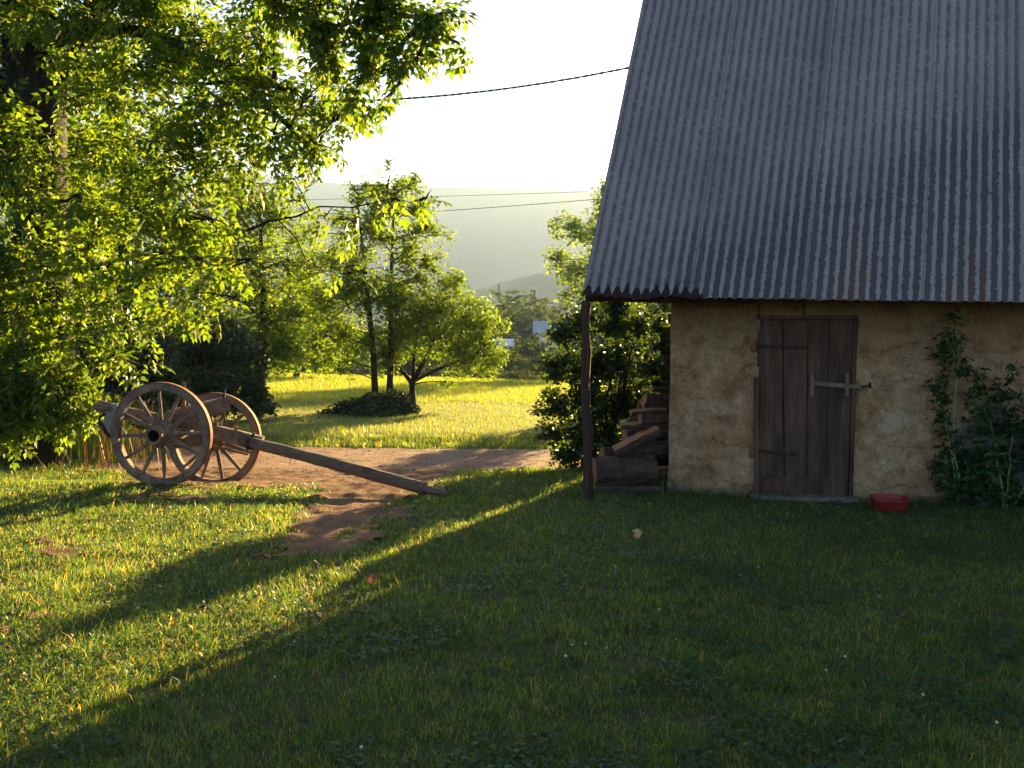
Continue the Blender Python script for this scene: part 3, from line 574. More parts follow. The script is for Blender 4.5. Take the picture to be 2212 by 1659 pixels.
far = [(1080, 625, 95, 0), (1110, 640, 90, 0), (1140, 625, 105, 0), (1170, 650, 98, 0), (1128, 655, 92, 1), (1060, 640, 100, 0), (1200, 650, 110, 0), (1050, 680, 80, 0), (1135, 712, 62, 0), (1100, 745, 56, 0), (1165, 750, 58, 0), (1200, 745, 60, 0),
       (1020, 700, 75, 0), (960, 690, 85, 0), (900, 700, 85, 0), (840, 690, 90, 0), (780, 680, 80, 0), (720, 690, 72, 0), (660, 700, 66, 0), (600, 705, 62, 0), (540, 690, 60, 0), (1250, 640, 110, 0), (1310, 650, 100, 0), (1380, 640, 90, 0), (1450, 650, 90, 0), (1230, 740, 62, 0),
       (480, 660, 60, 0), (400, 650, 60, 0), (1078, 600, 130, 1), (1155, 620, 120, 1), (300, 640, 60, 0), (200, 640, 60, 0), (930, 780, 50, 0), (1010, 775, 52, 0), (1060, 785, 50, 0), (1110, 790, 50, 0), (700, 770, 52, 0), (1150, 800, 48, 0), (1530, 650, 80, 0)]
for i, (x, ty, Y, k) in enumerate(far):
    src = fc if k else fb
    q = P(x, ty, Y); z0 = terr(q.x, Y); H = q.z-z0; s = H/(10.2 if k == 0 else 11.6)
    if s < 0.12: continue
    if (k == 0 and i == 0) or (k == 1 and i == 4): r = src
    else:
        r = src.copy(); scene.collection.objects.link(r)
        for c in src.children:
            d = c.copy(); scene.collection.objects.link(d); d.parent = r
    w = s*random.uniform(0.9, 1.15)
    if k == 0: w = max(w, 0.55*s+0.0)
    r.location = (q.x, Y, z0); r.rotation_euler = (0, 0, random.uniform(0, 6.28)); r.scale = (w, w, s)
# distant houses
def house(label, x0, x1, ytop, yeave, ybase, Y, wall, roofm_):
    a = P(x0, ybase, Y); b = P(x1, ybase, Y); w = b.x-a.x; zt = P(x0, ytop, Y).z; ze = P(x0, yeave, Y).z; zb = terr(a.x, Y)-.2; dpt = w*0.7
    root = empty('distant_house', ((a.x+b.x)/2, Y, zb)); tag(root, label, 'house')
    mb = MB(root.location); x, X = a.x, b.x
    mb.add([(x, Y, zb), (X, Y, zb), (X, Y+dpt, zb), (x, Y+dpt, zb), (x, Y, ze), (X, Y, ze), (X, Y+dpt, ze), (x, Y+dpt, ze), (x, Y+dpt/2, zt-.1), (X, Y+dpt/2, zt-.1)],
           [(0, 1, 5, 4), (2, 3, 7, 6), (1, 2, 6, 9, 5), (3, 0, 4, 8, 7)]); mb.build('wall', wall, root)
    mr = MB(root.location); e = 0.35
    for s in (0, 1):
        yy = Y-e if s == 0 else Y+dpt+e
        p = [(x-e, yy, ze-.15), (X+e, yy, ze-.15), (X+e, Y+dpt/2, zt), (x-e, Y+dpt/2, zt)]
        q = [(u, v, z+0.14) for u, v, z in p]; mr.add(p+q, [(0, 1, 2, 3), (4, 5, 6, 7), (0, 1, 5, 4), (1, 2, 6, 5), (3, 0, 4, 7)])
    mr.build('roof', roofm_, root)
    wn = MB(root.location)
    for k in (0.2, 0.5, 0.8):
        u = x+(X-x)*k; wn.beam((u-.5, Y-.02, (ze+zb)/2+.6), (u+.5, Y-.02, (ze+zb)/2+.6), 0.05, 1.1, seg=1, jit=0)
    wn.build('window', M['slate'], root)
house('pale grey-roofed house half hidden in the hazy trees', 1160, 1205, 696, 722, 760, 74, M['white'], M['slate'])
house('tiny white house gleaming beside the round-crowned tree', 1078, 1100, 736, 744, 770, 62, M['white'], M['white'])

# ---------------------------------------------------------------- the barn
PHI = 11.0
A = G(1442, 1064)
barn = empty('barn', A, R(-PHI)); tag(barn, 'old plastered stone barn with steep corrugated iron roof and plank door', 'barn')
RB = Matrix.Rotation(R(-PHI), 3, 'Z'); RBi = RB.inverted()
def loc(p): return RBi @ (Vector(p)-A)
def fac(x, y, ly=0.0):
    """picture point -> local point on the plane at local depth ly"""
    d = RBi @ ray(x, y); c = RBi @ (CAMP-A); t = (ly-c.y)/d.y; return c+d*t
u_w = Vector((0.545, 1.108, 2.448)); uL = RBi @ u_w; uL = uL/uL.y      # upslope per metre of local depth
E0 = loc(P(1257, 641, G(1270, 1080).y)); E0.z += 0.0
ER = fac(2212, 654, E0.y+0.0)
ev = (ER-E0)/(ER.x-E0.x)                                                # along the eave per metre x
print('barn A', A, 'E0', E0, 'ev', ev, 'uL', uL)
RIDGE = 2.35; LEN = 9.6; PITCHW = 0.0930
def roof_pt(s, k): return E0+ev*s+uL*k
nrm = ev.cross(uL).normalized()
if nrm.y > 0: nrm = -nrm
def corrugated(name, s0, s1, k0f, k1, amp=0.0140, off=0.0, rows=60, jag=None, parent=None, m=None, under=0.0):
    ns = int((s1-s0)/PITCHW*10)+1; S = np.linspace(s0, s1, ns); V = []; UV = []; ph = []; ru = []
    L = math.sqrt(uL.length_squared)
    for j in range(rows+1):
        t = (j/rows)**1.6
        for i, s in enumerate(S):
            k0 = k0f(s) if callable(k0f) else k0f
            k = k0+(k1-k0)*t; sheet = math.floor(s/1.023); c = math.cos(2*math.pi*s/PITCHW)
            a = amp*(1+0.12*math.sin(sheet*2.1)); fr = s/1.023-sheet
            lift = off+0.012*(fr < 0.06)+0.003*math.sin(sheet*1.7+k*2)+0.012*(fbm(s*0.5, k*1.1, 2)-0.5)
            p = roof_pt(s+0.0015*math.sin(k*9+s*3), k)+nrm*(a*c+lift-under)
            V.append(p); UV.append((s, k*L)); ph.append(0.5+0.5*c)
            w = 0.0
            for rs0, lo in RUST:
                dd = abs(s-rs0)/(PITCHW*0.22)
                if dd < 1.6 and k*L < lo: w = max(w, min(1, 1.5*(1-k*L/lo))*max(0, 1.0-dd*dd/1.6)*0.8)
            ru.append(w)
    n = ns; idx = np.arange(n*(rows+1)).reshape(rows+1, n); F = np.stack([idx[:-1, :-1], idx[:-1, 1:], idx[1:, 1:], idx[1:, :-1]], -1).reshape(-1, 4)
    me = mesh_np(name, np.array([list(v) for v in V]), F, smooth=True, uv=np.array(UV), attrs={'phase': np.array(ph), 'rust': np.array(ru)})
    return link(name, me, parent, m)
def snear(x):  # valley nearest to a picture x at the eave
    s = (fac(x, 650, E0.y).x-E0.x); return (math.floor(s/PITCHW)+0.5)*PITCHW
RUST = [(snear(1820), 0.5), (snear(1843), 1.1), (snear(1866), 0.6), (snear(2050), 0.3), (snear(2074), 0.45), (snear(2099), 0.9), (snear(2123), 0.5)]
jn = np.random.default_rng(5).random(400)
EXT = 1.14                                                         # rusted first sheet
def edge(s):
    if s < EXT:
        c = math.cos(2*math.pi*s/PITCHW); i = int(s/PITCHW*3)
        return 0.030+0.022*(-c)*(0.6+0.8*jn[i % 400])+0.018*jn[(i*7) % 400]
    return 0.004*jn[int(s*40) % 400]
roof = corrugated('roof', 0, LEN, edge, RIDGE, parent=barn, m=M['roof'])
def edge2(s): return -0.004+0.012*jn[int(s*60+50) % 400]+0.008*math.sin(s*9)
rs = corrugated('rusted_edge', 0.0, EXT+0.02, edge2, 0.16, off=-0.010, rows=6, parent=barn, m=M['rust_dark'])
rs.parent = roof
# back slope and rafters
mb = MB(); ns = int(LEN/PITCHW*6); rows = 8
uB = Vector((uL.x, uL.y, -uL.z)); V = []
for j in range(rows+1):
    for i in range(ns+1):
        s = LEN*i/ns; V.append(roof_pt(s, RIDGE)+uB*(RIDGE*1.0*j/rows)+Vector((0, 0, 0.0105*math.cos(2*math.pi*s/PITCHW))))
n = ns+1; idx = np.arange(n*(rows+1)).reshape(rows+1, n); F = np.stack([idx[:-1, :-1], idx[:-1, 1:], idx[1:, 1:], idx[1:, :-1]], -1).reshape(-1, 4)
me = mesh_np('rear_roof', np.array([list(v) for v in V]), F, smooth=True, uv=np.zeros((len(V), 2)), attrs={'phase': np.ones(len(V))*0.5, 'rust': np.zeros(len(V))})
o = link('rear_roof', me, roof, M['roof'])
for s in (0.06, 1.1, 2.3, 3.5, 4.7, 5.9, 7.1, 8.3, 9.4):
    mb = MB(); a = roof_pt(s, 0.04)-nrm*0.085; b = roof_pt(s, RIDGE-.02)-nrm*0.085; mb.beam(a, b, 0.07, 0.10, up=nrm, seg=5)
    c = roof_pt(s, RIDGE-.02)+Vector((0, 0, -.1)); d = roof_pt(s, RIDGE)+uB*(RIDGE-.05)+Vector((0, 0, -.14)); mb.beam(c, d, 0.07, 0.10, up=(0, -1, .3), seg=5)
    mb.build('rafter', M['bark_post'], roof)
mb = MB(); mb.beam(roof_pt(0.0, 0.055)-nrm*0.185, roof_pt(EXT+.5, 0.055)-nrm*0.185, 0.11, 0.10, up=nrm, seg=12, jit=0.008); mb.build('eave_beam', M['bark_post'], roof)
# crooked post
pb = G(1270, 1080); mb = MB()
Yp = pb.y; pp = [P(1271, 1088, Yp), P(1269, 1010, Yp), P(1270, 930, Yp), P(1263, 850, Yp), P(1266, 760, Yp), P(1265, 700, Yp), P(1264, 650, Yp)]
pp = [Vector(loc(q)) for q in pp]; fine = []
for i in range(len(pp)-1):
    for k in range(4): fine.append(pp[i].lerp(pp[i+1], k/4)+Vector((random.gauss(0, .003), 0, 0)))
fine.append(pp[-1])
mb.tube(fine, [0.048+0.006*math.sin(i*0.9)-0.0003*i for i in range(len(fine))], 12, jit=0.10)
post = mb.build('post', M['bark_post'], barn, smooth=True)
mb = MB(); mb.tube([loc(P(x, y, Yp-0.06)) for x, y in [(1272, 800), (1275, 850), (1272, 905), (1283, 925), (1278, 960), (1279, 1010), (1277, 1060)]], 0.005, 5); mb.build('dry_vine', M['bark_log'], post)

# wall with door opening, plaster relief and bare stones
dl, dr, dt_ = fac(1636, 900).x, fac(1846, 900).x, fac(1740, 684).z
wx = np.concatenate([np.arange(0, 4.6, 0.014), np.arange(4.6, LEN-0.9, 0.05)]); wz = np.arange(-0.3, 3.1, 0.014)
X, Z = np.meshgrid(wx, wz)
rngc = np.random.default_rng(11); cells = np.stack([rngc.uniform(1.8, 9, 330), rngc.uniform(-0.3, 1.6, 330)], 1); cv = rngc.random(330)
def stone_field(X, Z):
    d = np.full((3,)+X.shape, 9.0); who = np.zeros(X.shape, int); WX = X+0.05*(fbm(X*9, Z*9)-0.5); WZ = Z+0.05*(fbm(X*9+7, Z*9)-0.5)
    for i, (a, b) in enumerate(cells):
        q = np.hypot((WX-a)*0.75, (WZ-b)*1.15); c1 = q < d[0]; who[c1] = i
        d[1] = np.where(c1, d[0], np.minimum(d[1], q)); d[0] = np.where(c1, q, d[0])
    return d[1]-d[0], who
ed, who = stone_field(X, Z)
e0 = fac(1990, 960); bare = fbm(X*1.6+3, Z*1.6+8, 5)+0.35*sst(2.3, 3.0, X)*sst(0.95, 0.35, Z)+0.1*sst(2.4, 4, X)
bare = sst(0.57, 0.61, bare)*sst(2.15, 2.45, X)*sst(1.15, 0.85, Z+0.3*(fbm(X*3, Z*3)-0.5))
Yd = -0.045*(fbm(X*1.3, Z*1.3)-0.5)*2-0.055*fbm(X*6, Z*6, 5)-0.012*np.abs(fbm(X*16+3, Z*16, 3)-0.5)*2
fl_ = fbm(X*2.2+11, Z*2.2, 6); Yd = Yd+0.022*sst(0.56, 0.575, fl_)+0.016*sst(0.47, 0.48, fbm(X*3.1+31, Z*3.1+4, 6))
Yd = Yd+bare*(0.05-0.07*np.clip(ed/0.05, 0, 1)**0.6)
Xd = X+0.03*(fbm(Z*3, Z*0+4, 4)-0.5)*(1-sst(0, 0.15, X))
V = np.stack([Xd, Yd, Z], -1).reshape(-1, 3); i = np.arange(X.size).reshape(X.shape)
F = np.stack([i[:-1, :-1], i[:-1, 1:], i[1:, 1:], i[1:, :-1]], -1).reshape(-1, 4); c = V[F].mean(1)
F = F[~((c[:, 0] > dl) & (c[:, 0] < dr) & (c[:, 2] < dt_))]
stone = bare.ravel(); cell = cv[who].ravel()
# return side along the gable: same first column going back along the side wall
sdir = Vector((uL.x, 1.0, 0.0)); nb = 40; side = []; base_n = len(V)
col0 = i[:, 0]
DW = RIDGE*2-1.3
for j in range(1, nb+1):
    t = DW*j/nb
    for q in col0: side.append(V[q]+np.array([sdir.x*t, sdir.y*t, 0])+np.array([0.02*math.sin(q*.1+t), 0, 0]))
V = np.concatenate([V, np.array(side)]); nz = len(col0)
SF = []
for j in range(nb):
    pc = col0 if j == 0 else base_n+(j-1)*nz+np.arange(nz); nc = base_n+j*nz+np.arange(nz)
    SF.append(np.stack([nc[:-1], pc[:-1], pc[1:], nc[1:]], 1))
F = np.concatenate([F]+SF)
# reveals of the opening, thickness 0.3
def quad(a, b, c_, d):
    global V, F
    k = len(V); V = np.concatenate([V, np.array([a, b, c_, d], float)]); F = np.concatenate([F, [[k, k+1, k+2, k+3]]])
dlx, drx = wx[wx <= dl+0.0071][-1], wx[wx >= dr-0.0071][0]; dtz = wz[wz >= dt_-0.0071][0]
quad((dlx, -0.01, -.3), (dlx, 0.35, -.3), (dlx, 0.35, dtz), (dlx, -0.01, dtz)); quad((drx, -0.01, -.3), (drx, 0.35, -.3), (drx, 0.35, dtz), (drx, -0.01, dtz))
quad((dlx, -0.01, dtz), (drx, -0.01, dtz), (drx, 0.35, dtz), (dlx, 0.35, dtz))
quad((dlx-.1, 0.35, -.3), (drx+.1, 0.35, -.3), (drx+.1, 0.35, dtz+.1), (dlx-.1, 0.35, dtz+.1))
# back wall and gable triangle
g0 = (0, 0.03, 3.05); back = np.array([sdir.x*DW, sdir.y*DW, 0])
quad(tuple(back+np.array([0, 0, -.3])), tuple(back+np.array([8.7, 0, -.3])), tuple(back+np.array([8.7, 0, 3.1])), tuple(back+np.array([0, 0, 3.1])))
mtop = np.array([sdir.x*DW/2, sdir.y*DW/2, 6.0]); quad((0, 0.03, 3.05), tuple(back+np.array([0, 0, 3.05])), tuple(mtop), tuple(mtop+np.array([0, -.01, 0])))
na = len(V)-len(stone)
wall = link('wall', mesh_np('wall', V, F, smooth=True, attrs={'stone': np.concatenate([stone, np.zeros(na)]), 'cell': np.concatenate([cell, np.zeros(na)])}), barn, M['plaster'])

# door
def L2(x, y, ly): q = fac(x, y, ly); return Vector((q.x, ly, q.z))
def vplank(name, x0t, x0b, x1t, x1b, yt, yb, ly, th, m, parent, jit=0.002, seg=8):
    """upright board whose four corners are given on the picture"""
    mb = MB(); a, b, c_, d = L2(x0t, yt, ly), L2(x1t, yt, ly), L2(x1b, yb, ly), L2(x0b, yb, ly); vs = []
    for k in range(seg+1):
        t = k/seg; l = d.lerp(a, t)+Vector((random.uniform(-jit, jit), 0, 0)); r = c_.lerp(b, t)+Vector((random.uniform(-jit, jit), 0, 0)); g = 0.004
        vs += [l+Vector((0, th, 0)), l+Vector((0, g, 0)), l+Vector((g, 0, 0)), r+Vector((-g, 0, 0)), r+Vector((0, g, 0)), r+Vector((0, th, 0))]
    n = 6; fs = [(k*n+j, k*n+(j+1) % n, (k+1)*n+(j+1) % n, (k+1)*n+j) for k in range(seg) for j in range(n)]
    mb.add(vs, fs); mb.add(vs[:n], [tuple(range(n))[::-1]]); mb.add(vs[-n:], [tuple(range(n))]); return mb.build(name, m, parent)
dd = 0.02
door = vplank('door', 1648, 1643, 1690, 1694, 690, 1068, dd, 0.03, M['door'], barn)
for q in [(1691.5, 1695.5, 1745, 1741.5), (1746.5, 1743, 1790, 1785), (1791, 1786, 1844, 1832)]:
    vplank('plank', q[0], q[1], q[2], q[3], 690+random.uniform(-2, 2), 1068, dd+random.uniform(-.003, .003), 0.03, M['door'], door)
vplank('bottom_rail', 1649, 1649, 1827, 1827, 1030, 1071, dd-0.025, 0.024, M['door'], door)
vplank('door_frame', 1637, 1628, 1648, 1648, 684, 1068, dd-0.015, 0.06, M['door'], barn)
vplank('door_frame', 1630, 1629, 1637, 1640, 815, 1068, -0.055, 0.05, M['door'], barn)
vplank('door_frame', 1844, 1834, 1853, 1842, 690, 1072, dd-0.02, 0.06, M['door'], barn)
vplank('lintel', 1637, 1637, 1855, 1855, 681, 690, -0.035, 0.10, M['door'], barn)
def iron(name, pts, w, h, parent, m='rust', jit=0.001): 
    mb = MB(); mb.beam(pts[0], pts[1], w, h, seg=4, jit=jit); return mb.build(name, M[m], parent)
iron('hinge', [L2(1630, 748, dd-0.018), L2(1742, 750, dd-0.018)], 0.012, 0.030, door, 'rust_dark')
iron('hinge', [L2(1630, 973, dd-0.018), L2(1722, 981, dd-0.018)], 0.012, 0.028, door, 'rust_dark')
for (x, y) in ((1628, 747), (1626, 973)):
    mb = MB(); mb.tube([L2(x-2, y+14, -0.05), L2(x, y+4, -0.055), L2(x+1, y-12, -0.05)], [0.018, 0.03, 0.02], 8, jit=0.15); mb.build('hinge_pin', M['rust'], barn, smooth=True)
for x, ys_ in ((1665, (700, 760, 975, 1045)), (1715, (703, 758, 985, 1050)), (1768, (702, 840, 1048)), (1815, (700, 835, 1046))):
    for y in ys_:
        mb = MB(); q = L2(x+random.uniform(-3, 3), y+random.uniform(-3, 3), dd-0.001); mb.tube([q, q+Vector((0, -0.028 if y > 1030 else -0.006, 0))], 0.006, 7); mb.build('nail', M['rust_dark'], door)
latch = iron('latch_bar', [L2(1757, 828, dd-0.035), L2(1868, 837, dd-0.035)], 0.02, 0.045, door, 'cart_wood')
for x in (1751, 1827):
    vplank('latch_keeper', x, x-1, x+8, x+7, 806, 857, dd-0.055, 0.02, M['cart_wood'], door)
mb = MB(); mb.tube([L2(1862, 836, dd-.05), L2(1875, 833, -0.06), L2(1880, 838, -0.07)], [0.01, 0.009, 0.012], 8); mb.tube([L2(1879, 826, -0.07), L2(1880, 838, -.07)], 0.012, 8); mb.build('latch_pin', M['rust_dark'], door)
for k, (x, y, x2, y2) in enumerate([(1640, 690, 1640, 655), (1737, 690, 1737, 652)]):
    mb = MB(); mb.tube([L2(x, y, -.05), L2(x2, y2, -.05)], 0.006, 6); mb.build('tie_rod', M['rust_dark'], barn)
mb = MB(); mb.beam(L2(1619, 1074, -0.10), L2(1850, 1080, -0.10), 0.20, 0.055, seg=10, jit=0.006, up=(0, 0, 1)); mb.build('threshold', M['stone_sill'], barn)

# ---------------------------------------------------------------- wood pile
def log(label, x0, y0, x1, y1, Y, r, kind='round', dY=0.0):
    a = P(x0, y0, Y); b = P(x1, y1, Y+dY); mid = (a+b)/2; mb = MB(mid); n = 9
    if kind == 'beam': mb.beam(a, b, r*2.2, r*1.5, seg=6, jit=0.008, capmi=1)
    else:
        pts = bez(a, b, (random.uniform(-.02, .02), 0, random.uniform(-.02, .02)), n, 0.03); sd = random.random()*9
        ax = (b-a).normalized(); e1 = ax.cross(Vector((0, 0, 1))).normalized(); e2 = e1.cross(ax); m_ = 14; vs = []
        for i, p in enumerate(pts):
            for k in range(m_):
                th = 2*math.pi*k/m_; rr = r*(1+0.12*math.sin(2*th+sd)+0.06*math.sin(5*th+i*.7+sd)+random.uniform(-.04, .04))
                if kind == 'split':
                    c = math.cos(th-0.9-sd*0.1); rr = min(rr, r*0.25/max(0.05, c)) if c > 0 else rr
                vs.append(p+(e1*math.cos(th)+e2*math.sin(th))*rr)
        fs = [(i*m_+k, i*m_+(k+1) % m_, (i+1)*m_+(k+1) % m_, (i+1)*m_+k) for i in range(n-1) for k in range(m_)]
        for f in fs:
            pass
        mb.add(vs, fs)
        if kind == 'split':
            for q in range(len(mb.f)):
                k = q % m_; th = 2*math.pi*(k+.5)/m_
                if math.cos(th-0.9-sd*0.1) > 0.28: mb.mi[q] = 1
        mb.add(vs[:m_], [tuple(range(m_))[::-1]], 1); mb.add(vs[-m_:], [tuple(range(m_))], 1)
    o = mb.build('log', [M['bark_log'], M['split_wood']], None, smooth=False); tag(o, label, 'log', 'logs stacked under the barn overhang'); return o
logs = [('squared timber lying in the grass beneath the log pile', 1284, 1058, 1432, 1060, 9.02, 0.06, 'beam', 0.0), ('fat bark-covered log at the bottom of the pile next to the post', 1284, 1017, 1416, 1016, 9.15, 0.135, 'round', 0.05),
        ('short upright log end at the pile foot by the wall', 1400, 985, 1403, 1048, 9.2, 0.07, 'round', 0.0), ('long split log with orange inner face lying slanted in the pile', 1326, 972, 1422, 925, 9.2, 0.085, 'split', -0.02),
        ('dark round log under the orange split log', 1345, 975, 1440, 970, 9.3, 0.09, 'round', 0.1), ('short split log left of the squared ones in mid pile', 1340, 918, 1385, 915, 9.4, 0.05, 'split', 0.0),
        ('flat-sawn block in mid pile touching the wall corner', 1382, 905, 1440, 903, 9.35, 0.06, 'beam', 0.05), ('thin split log above the flat-sawn block', 1362, 890, 1440, 884, 9.45, 0.045, 'split', 0.05),
        ('brown log third from the top of the pile', 1392, 862, 1442, 868, 9.45, 0.055, 'round', 0.1), ('topmost log of the pile against the wall corner', 1406, 838, 1444, 842, 9.5, 0.045, 'split', 0.1),
        ('bark log behind the orange split log at the pile centre', 1350, 945, 1440, 930, 9.75, 0.10, 'round', 0.1), ('log at the back of the pile near its top', 1385, 880, 1450, 865, 9.85, 0.09, 'round', 0.1),
        ('low log at the back of the pile', 1300, 985, 1430, 985, 9.8, 0.11, 'round', 0.1)]
for q in logs: log(*q)
for i in range(9):
    yy = 880+i*20; log('dark log deeper in the pile, glimpsed between the front logs', 1345+max(0, 990-yy)*0.4+random.uniform(-22, 22), yy+random.uniform(-12, 12), 1450, yy+random.uniform(-12, 12), 9.95+0.1*(i % 3), random.uniform(0.07, 0.11), random.choice(('round', 'split')), random.uniform(-.25, .3))
proto = None  # unseen stack, added to stop sun passing under the roof overhang
for col in range(4):
    for row in range(11):
        if proto is None:
            a = A+RB @ (Vector((uL.x*3.3-1.09, 3.3, 0))); b = A+RB @ (Vector((uL.x*3.3+0.02, 3.3, 0))); mb = MB((a+b)/2); mb.tube(bez(a, b, (0, 0, .01), 6, .02), 0.105, 12, jit=0.06, capmi=1); proto = mb.build('log', [M['bark_log'], M['split_wood']]); o = proto
        else: o = proto.copy(); scene.collection.objects.link(o)
        ly_ = 3.36+0.17*col+0.09*(row % 2); c = A+RB @ Vector((uL.x*ly_-0.545+random.uniform(-.03, .03), ly_, 0)); o.location = (c.x, c.y, A.z+0.09+row*0.178); o.rotation_euler = (random.uniform(-.02, .02), random.uniform(-.02, .02), random.uniform(-.03, .03))
        tag(o, 'log of the unseen rear stack, added to block sun under the side of the roof', 'log', 'logs of the added sun-blocking stack')

# ---------------------------------------------------------------- cart
cart_o = G(400, 1052); cart_o = Vector((-3.45, 9.65, 0)); cart = empty('cart', cart_o); tag(cart, 'two-wheeled wooden farm cart resting on its long pole', 'cart')
def wheel(cx, cy_, Y, Rr, rot, lean, ph):
    c = P(cx, cy_, Y)
    # local frame: x along wheel plane, z up, y axle (towards the camera is -y)
    def obj(name, mb, m, parent, smooth=False):
        me = bpy.data.meshes.new(name); me.from_pydata(mb.v, [], mb.f); me.polygons.foreach_set('material_index', mb.mi)
        if smooth: me.polygons.foreach_set('use_smooth', [True]*len(mb.f))
        return link(name, me, parent, m)
    def ring(r0, r1, w, y0=0.0, seg=72, jit=0.0):
        mb = MB(); vs = []; 
        for k in range(seg):
            t = 2*math.pi*k/seg; j = random.uniform(-jit, jit); j2 = random.uniform(-jit, jit)
            for (r, y) in ((r0+j, -w/2+.004), (r0+j+.006, -w/2), (r1-.005, -w/2), (r1+j2, -w/2+.005), (r1+j2, w/2-.005), (r1-.005, w/2), (r0+j+.006, w/2), (r0+j, w/2-.004)): vs.append((r*math.cos(t), y+y0, r*math.sin(t)))
        n = 8; mb.add(vs, [(k*n+i, ((k+1) % seg)*n+i, ((k+1) % seg)*n+(i+1) % n, k*n+(i+1) % n) for k in range(seg) for i in range(n)]); return mb
    rim = obj('wheel', ring(Rr-0.082, Rr-0.009, 0.075, jit=0.0025), M['cart_wood'], cart)
    rim.location = c-cart_o; rim.rotation_euler = (R(lean), 0, R(rot))
    obj('tyre', ring(Rr-0.0085, Rr+0.004, 0.068, seg=90, jit=0.001), M['rust'], rim)
    hb = MB(); prof = [(-0.17, 0.062), (-0.175, 0.085), (-0.14, 0.088), (-0.09, 0.092), (-0.05, 0.118), (0.0, 0.125), (0.05, 0.118), (0.10, 0.09), (0.14, 0.086)]
    n = 28; vs = [(r*math.cos(2*math.pi*k/n), y, r*math.sin(2*math.pi*k/n)) for y, r in prof for k in range(n)]
    hb.add(vs, [(i*n+k, i*n+(k+1) % n, (i+1)*n+(k+1) % n, (i+1)*n+k) for i in range(len(prof)-1) for k in range(n)])
    inn = [(r*math.cos(2*math.pi*k/n), y, r*math.sin(2*math.pi*k/n)) for y, r in ((-0.17, 0.062), (0.10, 0.055)) for k in range(n)]
    hb.add(inn, [(k, n+k, n+(k+1) % n, (k+1) % n) for k in range(n)]); hb.add(inn[n:], [tuple(range(n))], 1); hb.mi[len(hb.mi)-1-n:len(hb.mi)-1] = [1]*n; hb.add(vs[-n:], [tuple(range(n))])
    hub = obj('hub', hb, [M['cart_wood'], M['rust_dark']], rim)  # second slot: dark colour stands for the shade inside the hub hole
    for y, r in ((-0.16, 0.089), (-0.085, 0.096), (0.085, 0.101)):
        pass
    bd = MB(); n = 28
    for y0, r in ((-0.172, 0.091), (-0.075, 0.104), (0.062, 0.118)):
        for s in range(1):
            vs = [(rr*math.cos(2*math.pi*k/n), yy, rr*math.sin(2*math.pi*k/n)) for yy, rr in ((y0, r-.006), (y0, r), (y0+.026, r+.002), (y0+.026, r-.004)) for k in range(n)]
            bd.add(vs, [(i*n+k, i*n+(k+1) % n, (i+1)*n+(k+1) % n, (i+1)*n+k) for i in range(3) for k in range(n)])
    obj('hub_band', bd, M['rust'], rim)
    for k in range(12):
        t = 2*math.pi*k/12+ph; ca, sa = math.cos(t), math.sin(t); y = 0.012*(1 if k % 2 else -1); sb = MB()
        sb.beam((0.10*ca, y, 0.10*sa), ((Rr-0.07)*ca, y*0.3, (Rr-0.07)*sa), 0.046, 0.036, up=(0, 1, 0), seg=5, jit=0.0015, ch=0.3, taper=0.72); obj('spoke', sb, M['cart_wood'], rim)
    return c
YN, YF = 9.18, 10.1
c1 = wheel(349, 938, YN, 0.540, -6, 0.5, 0.06); c2 = wheel(464, 950, YF, 0.538, -4, -1.0, 0.2)
def cb(name, p0, p1, w, h, m='cart_wood', **k):
    mb = MB(cart_o); mb.beam(P(*p0), P(*p1), w, h, **k); return mb.build(name, M[m], cart)
def ct(name, pts, r, m='rust', n=8, **k):
    mb = MB(cart_o); mb.tube([P(*p) for p in pts], r, n, **k); return mb.build(name, M[m], cart, smooth=True)
cb('axle', (372, 936, YN+.16), (445, 945, YF-.12), 0.11, 0.12, seg=4)
cb('side_beam', (212, 876, 9.45), (470, 925, 9.62), 0.10, 0.12, seg=12, jit=0.006, sag=0.02)
cb('side_beam', (455, 930, 9.6), (566, 958, 9.62), 0.13, 0.15, seg=6, jit=0.006, capmi=0)
cb('cross_beam', (365, 905, 9.45), (490, 872, 9.95), 0.13, 0.17, seg=6, jit=0.006)
cb('cross_beam', (385, 955, 9.5), (472, 948, 9.9), 0.11, 0.12, seg=6, jit=0.005)
cb('rear_bar', (201, 877, 9.35), (300, 892, 9.5), 0.05, 0.065, seg=5, jit=0.004)
mb = MB(cart_o); q = [P(228, 876, 9.4), P(253, 872, 9.38), P(250, 940, 9.4), P(238, 948, 9.4), P(223, 915, 9.42)]; off = Vector((0.01, 0.05, 0)); n = 5
mb.add(q+[v+off for v in q], [(0, 1, 2, 3, 4), (9, 8, 7, 6, 5)]+[(i, (i+1) % n, n+(i+1) % n, n+i) for i in range(n)]); mb.build('tail_board', M['grey_wood'], cart)
ct('hook', [(228, 894, 9.35), (216, 900, 9.3), (214, 912, 9.3), (222, 920, 9.32), (229, 935, 9.35), (238, 944, 9.38)], 0.018, 'rust_dark', 6)
ct('stake', [(397, 826, 9.55), (398, 860, 9.55), (392, 905, 9.55)], [0.022, 0.022, 0.026], 'rust')
ct('stake', [(486, 842, 9.9), (482, 862, 9.9), (478, 885, 9.9)], [0.008, 0.02, 0.03], 'rust_dark')
ct('brace_rod', [(480, 880, 9.9), (490, 925, 9.75)], 0.011); ct('brace_rod', [(405, 870, 9.6), (430, 925, 9.6)], 0.011)
ct('brace_rod', [(482, 905, 9.85), (462, 925, 9.7)], 0.011)
ct('lower_rod', [(340, 965, 9.5), (440, 958, 9.6), (536, 982, 9.62)], 0.012)
ct('peg', [(507, 934, 9.58), (512, 922, 9.58)], 0.014)
ct('peg', [(545, 945, 9.55), (549, 934, 9.55)], 0.014, 'rust_dark')
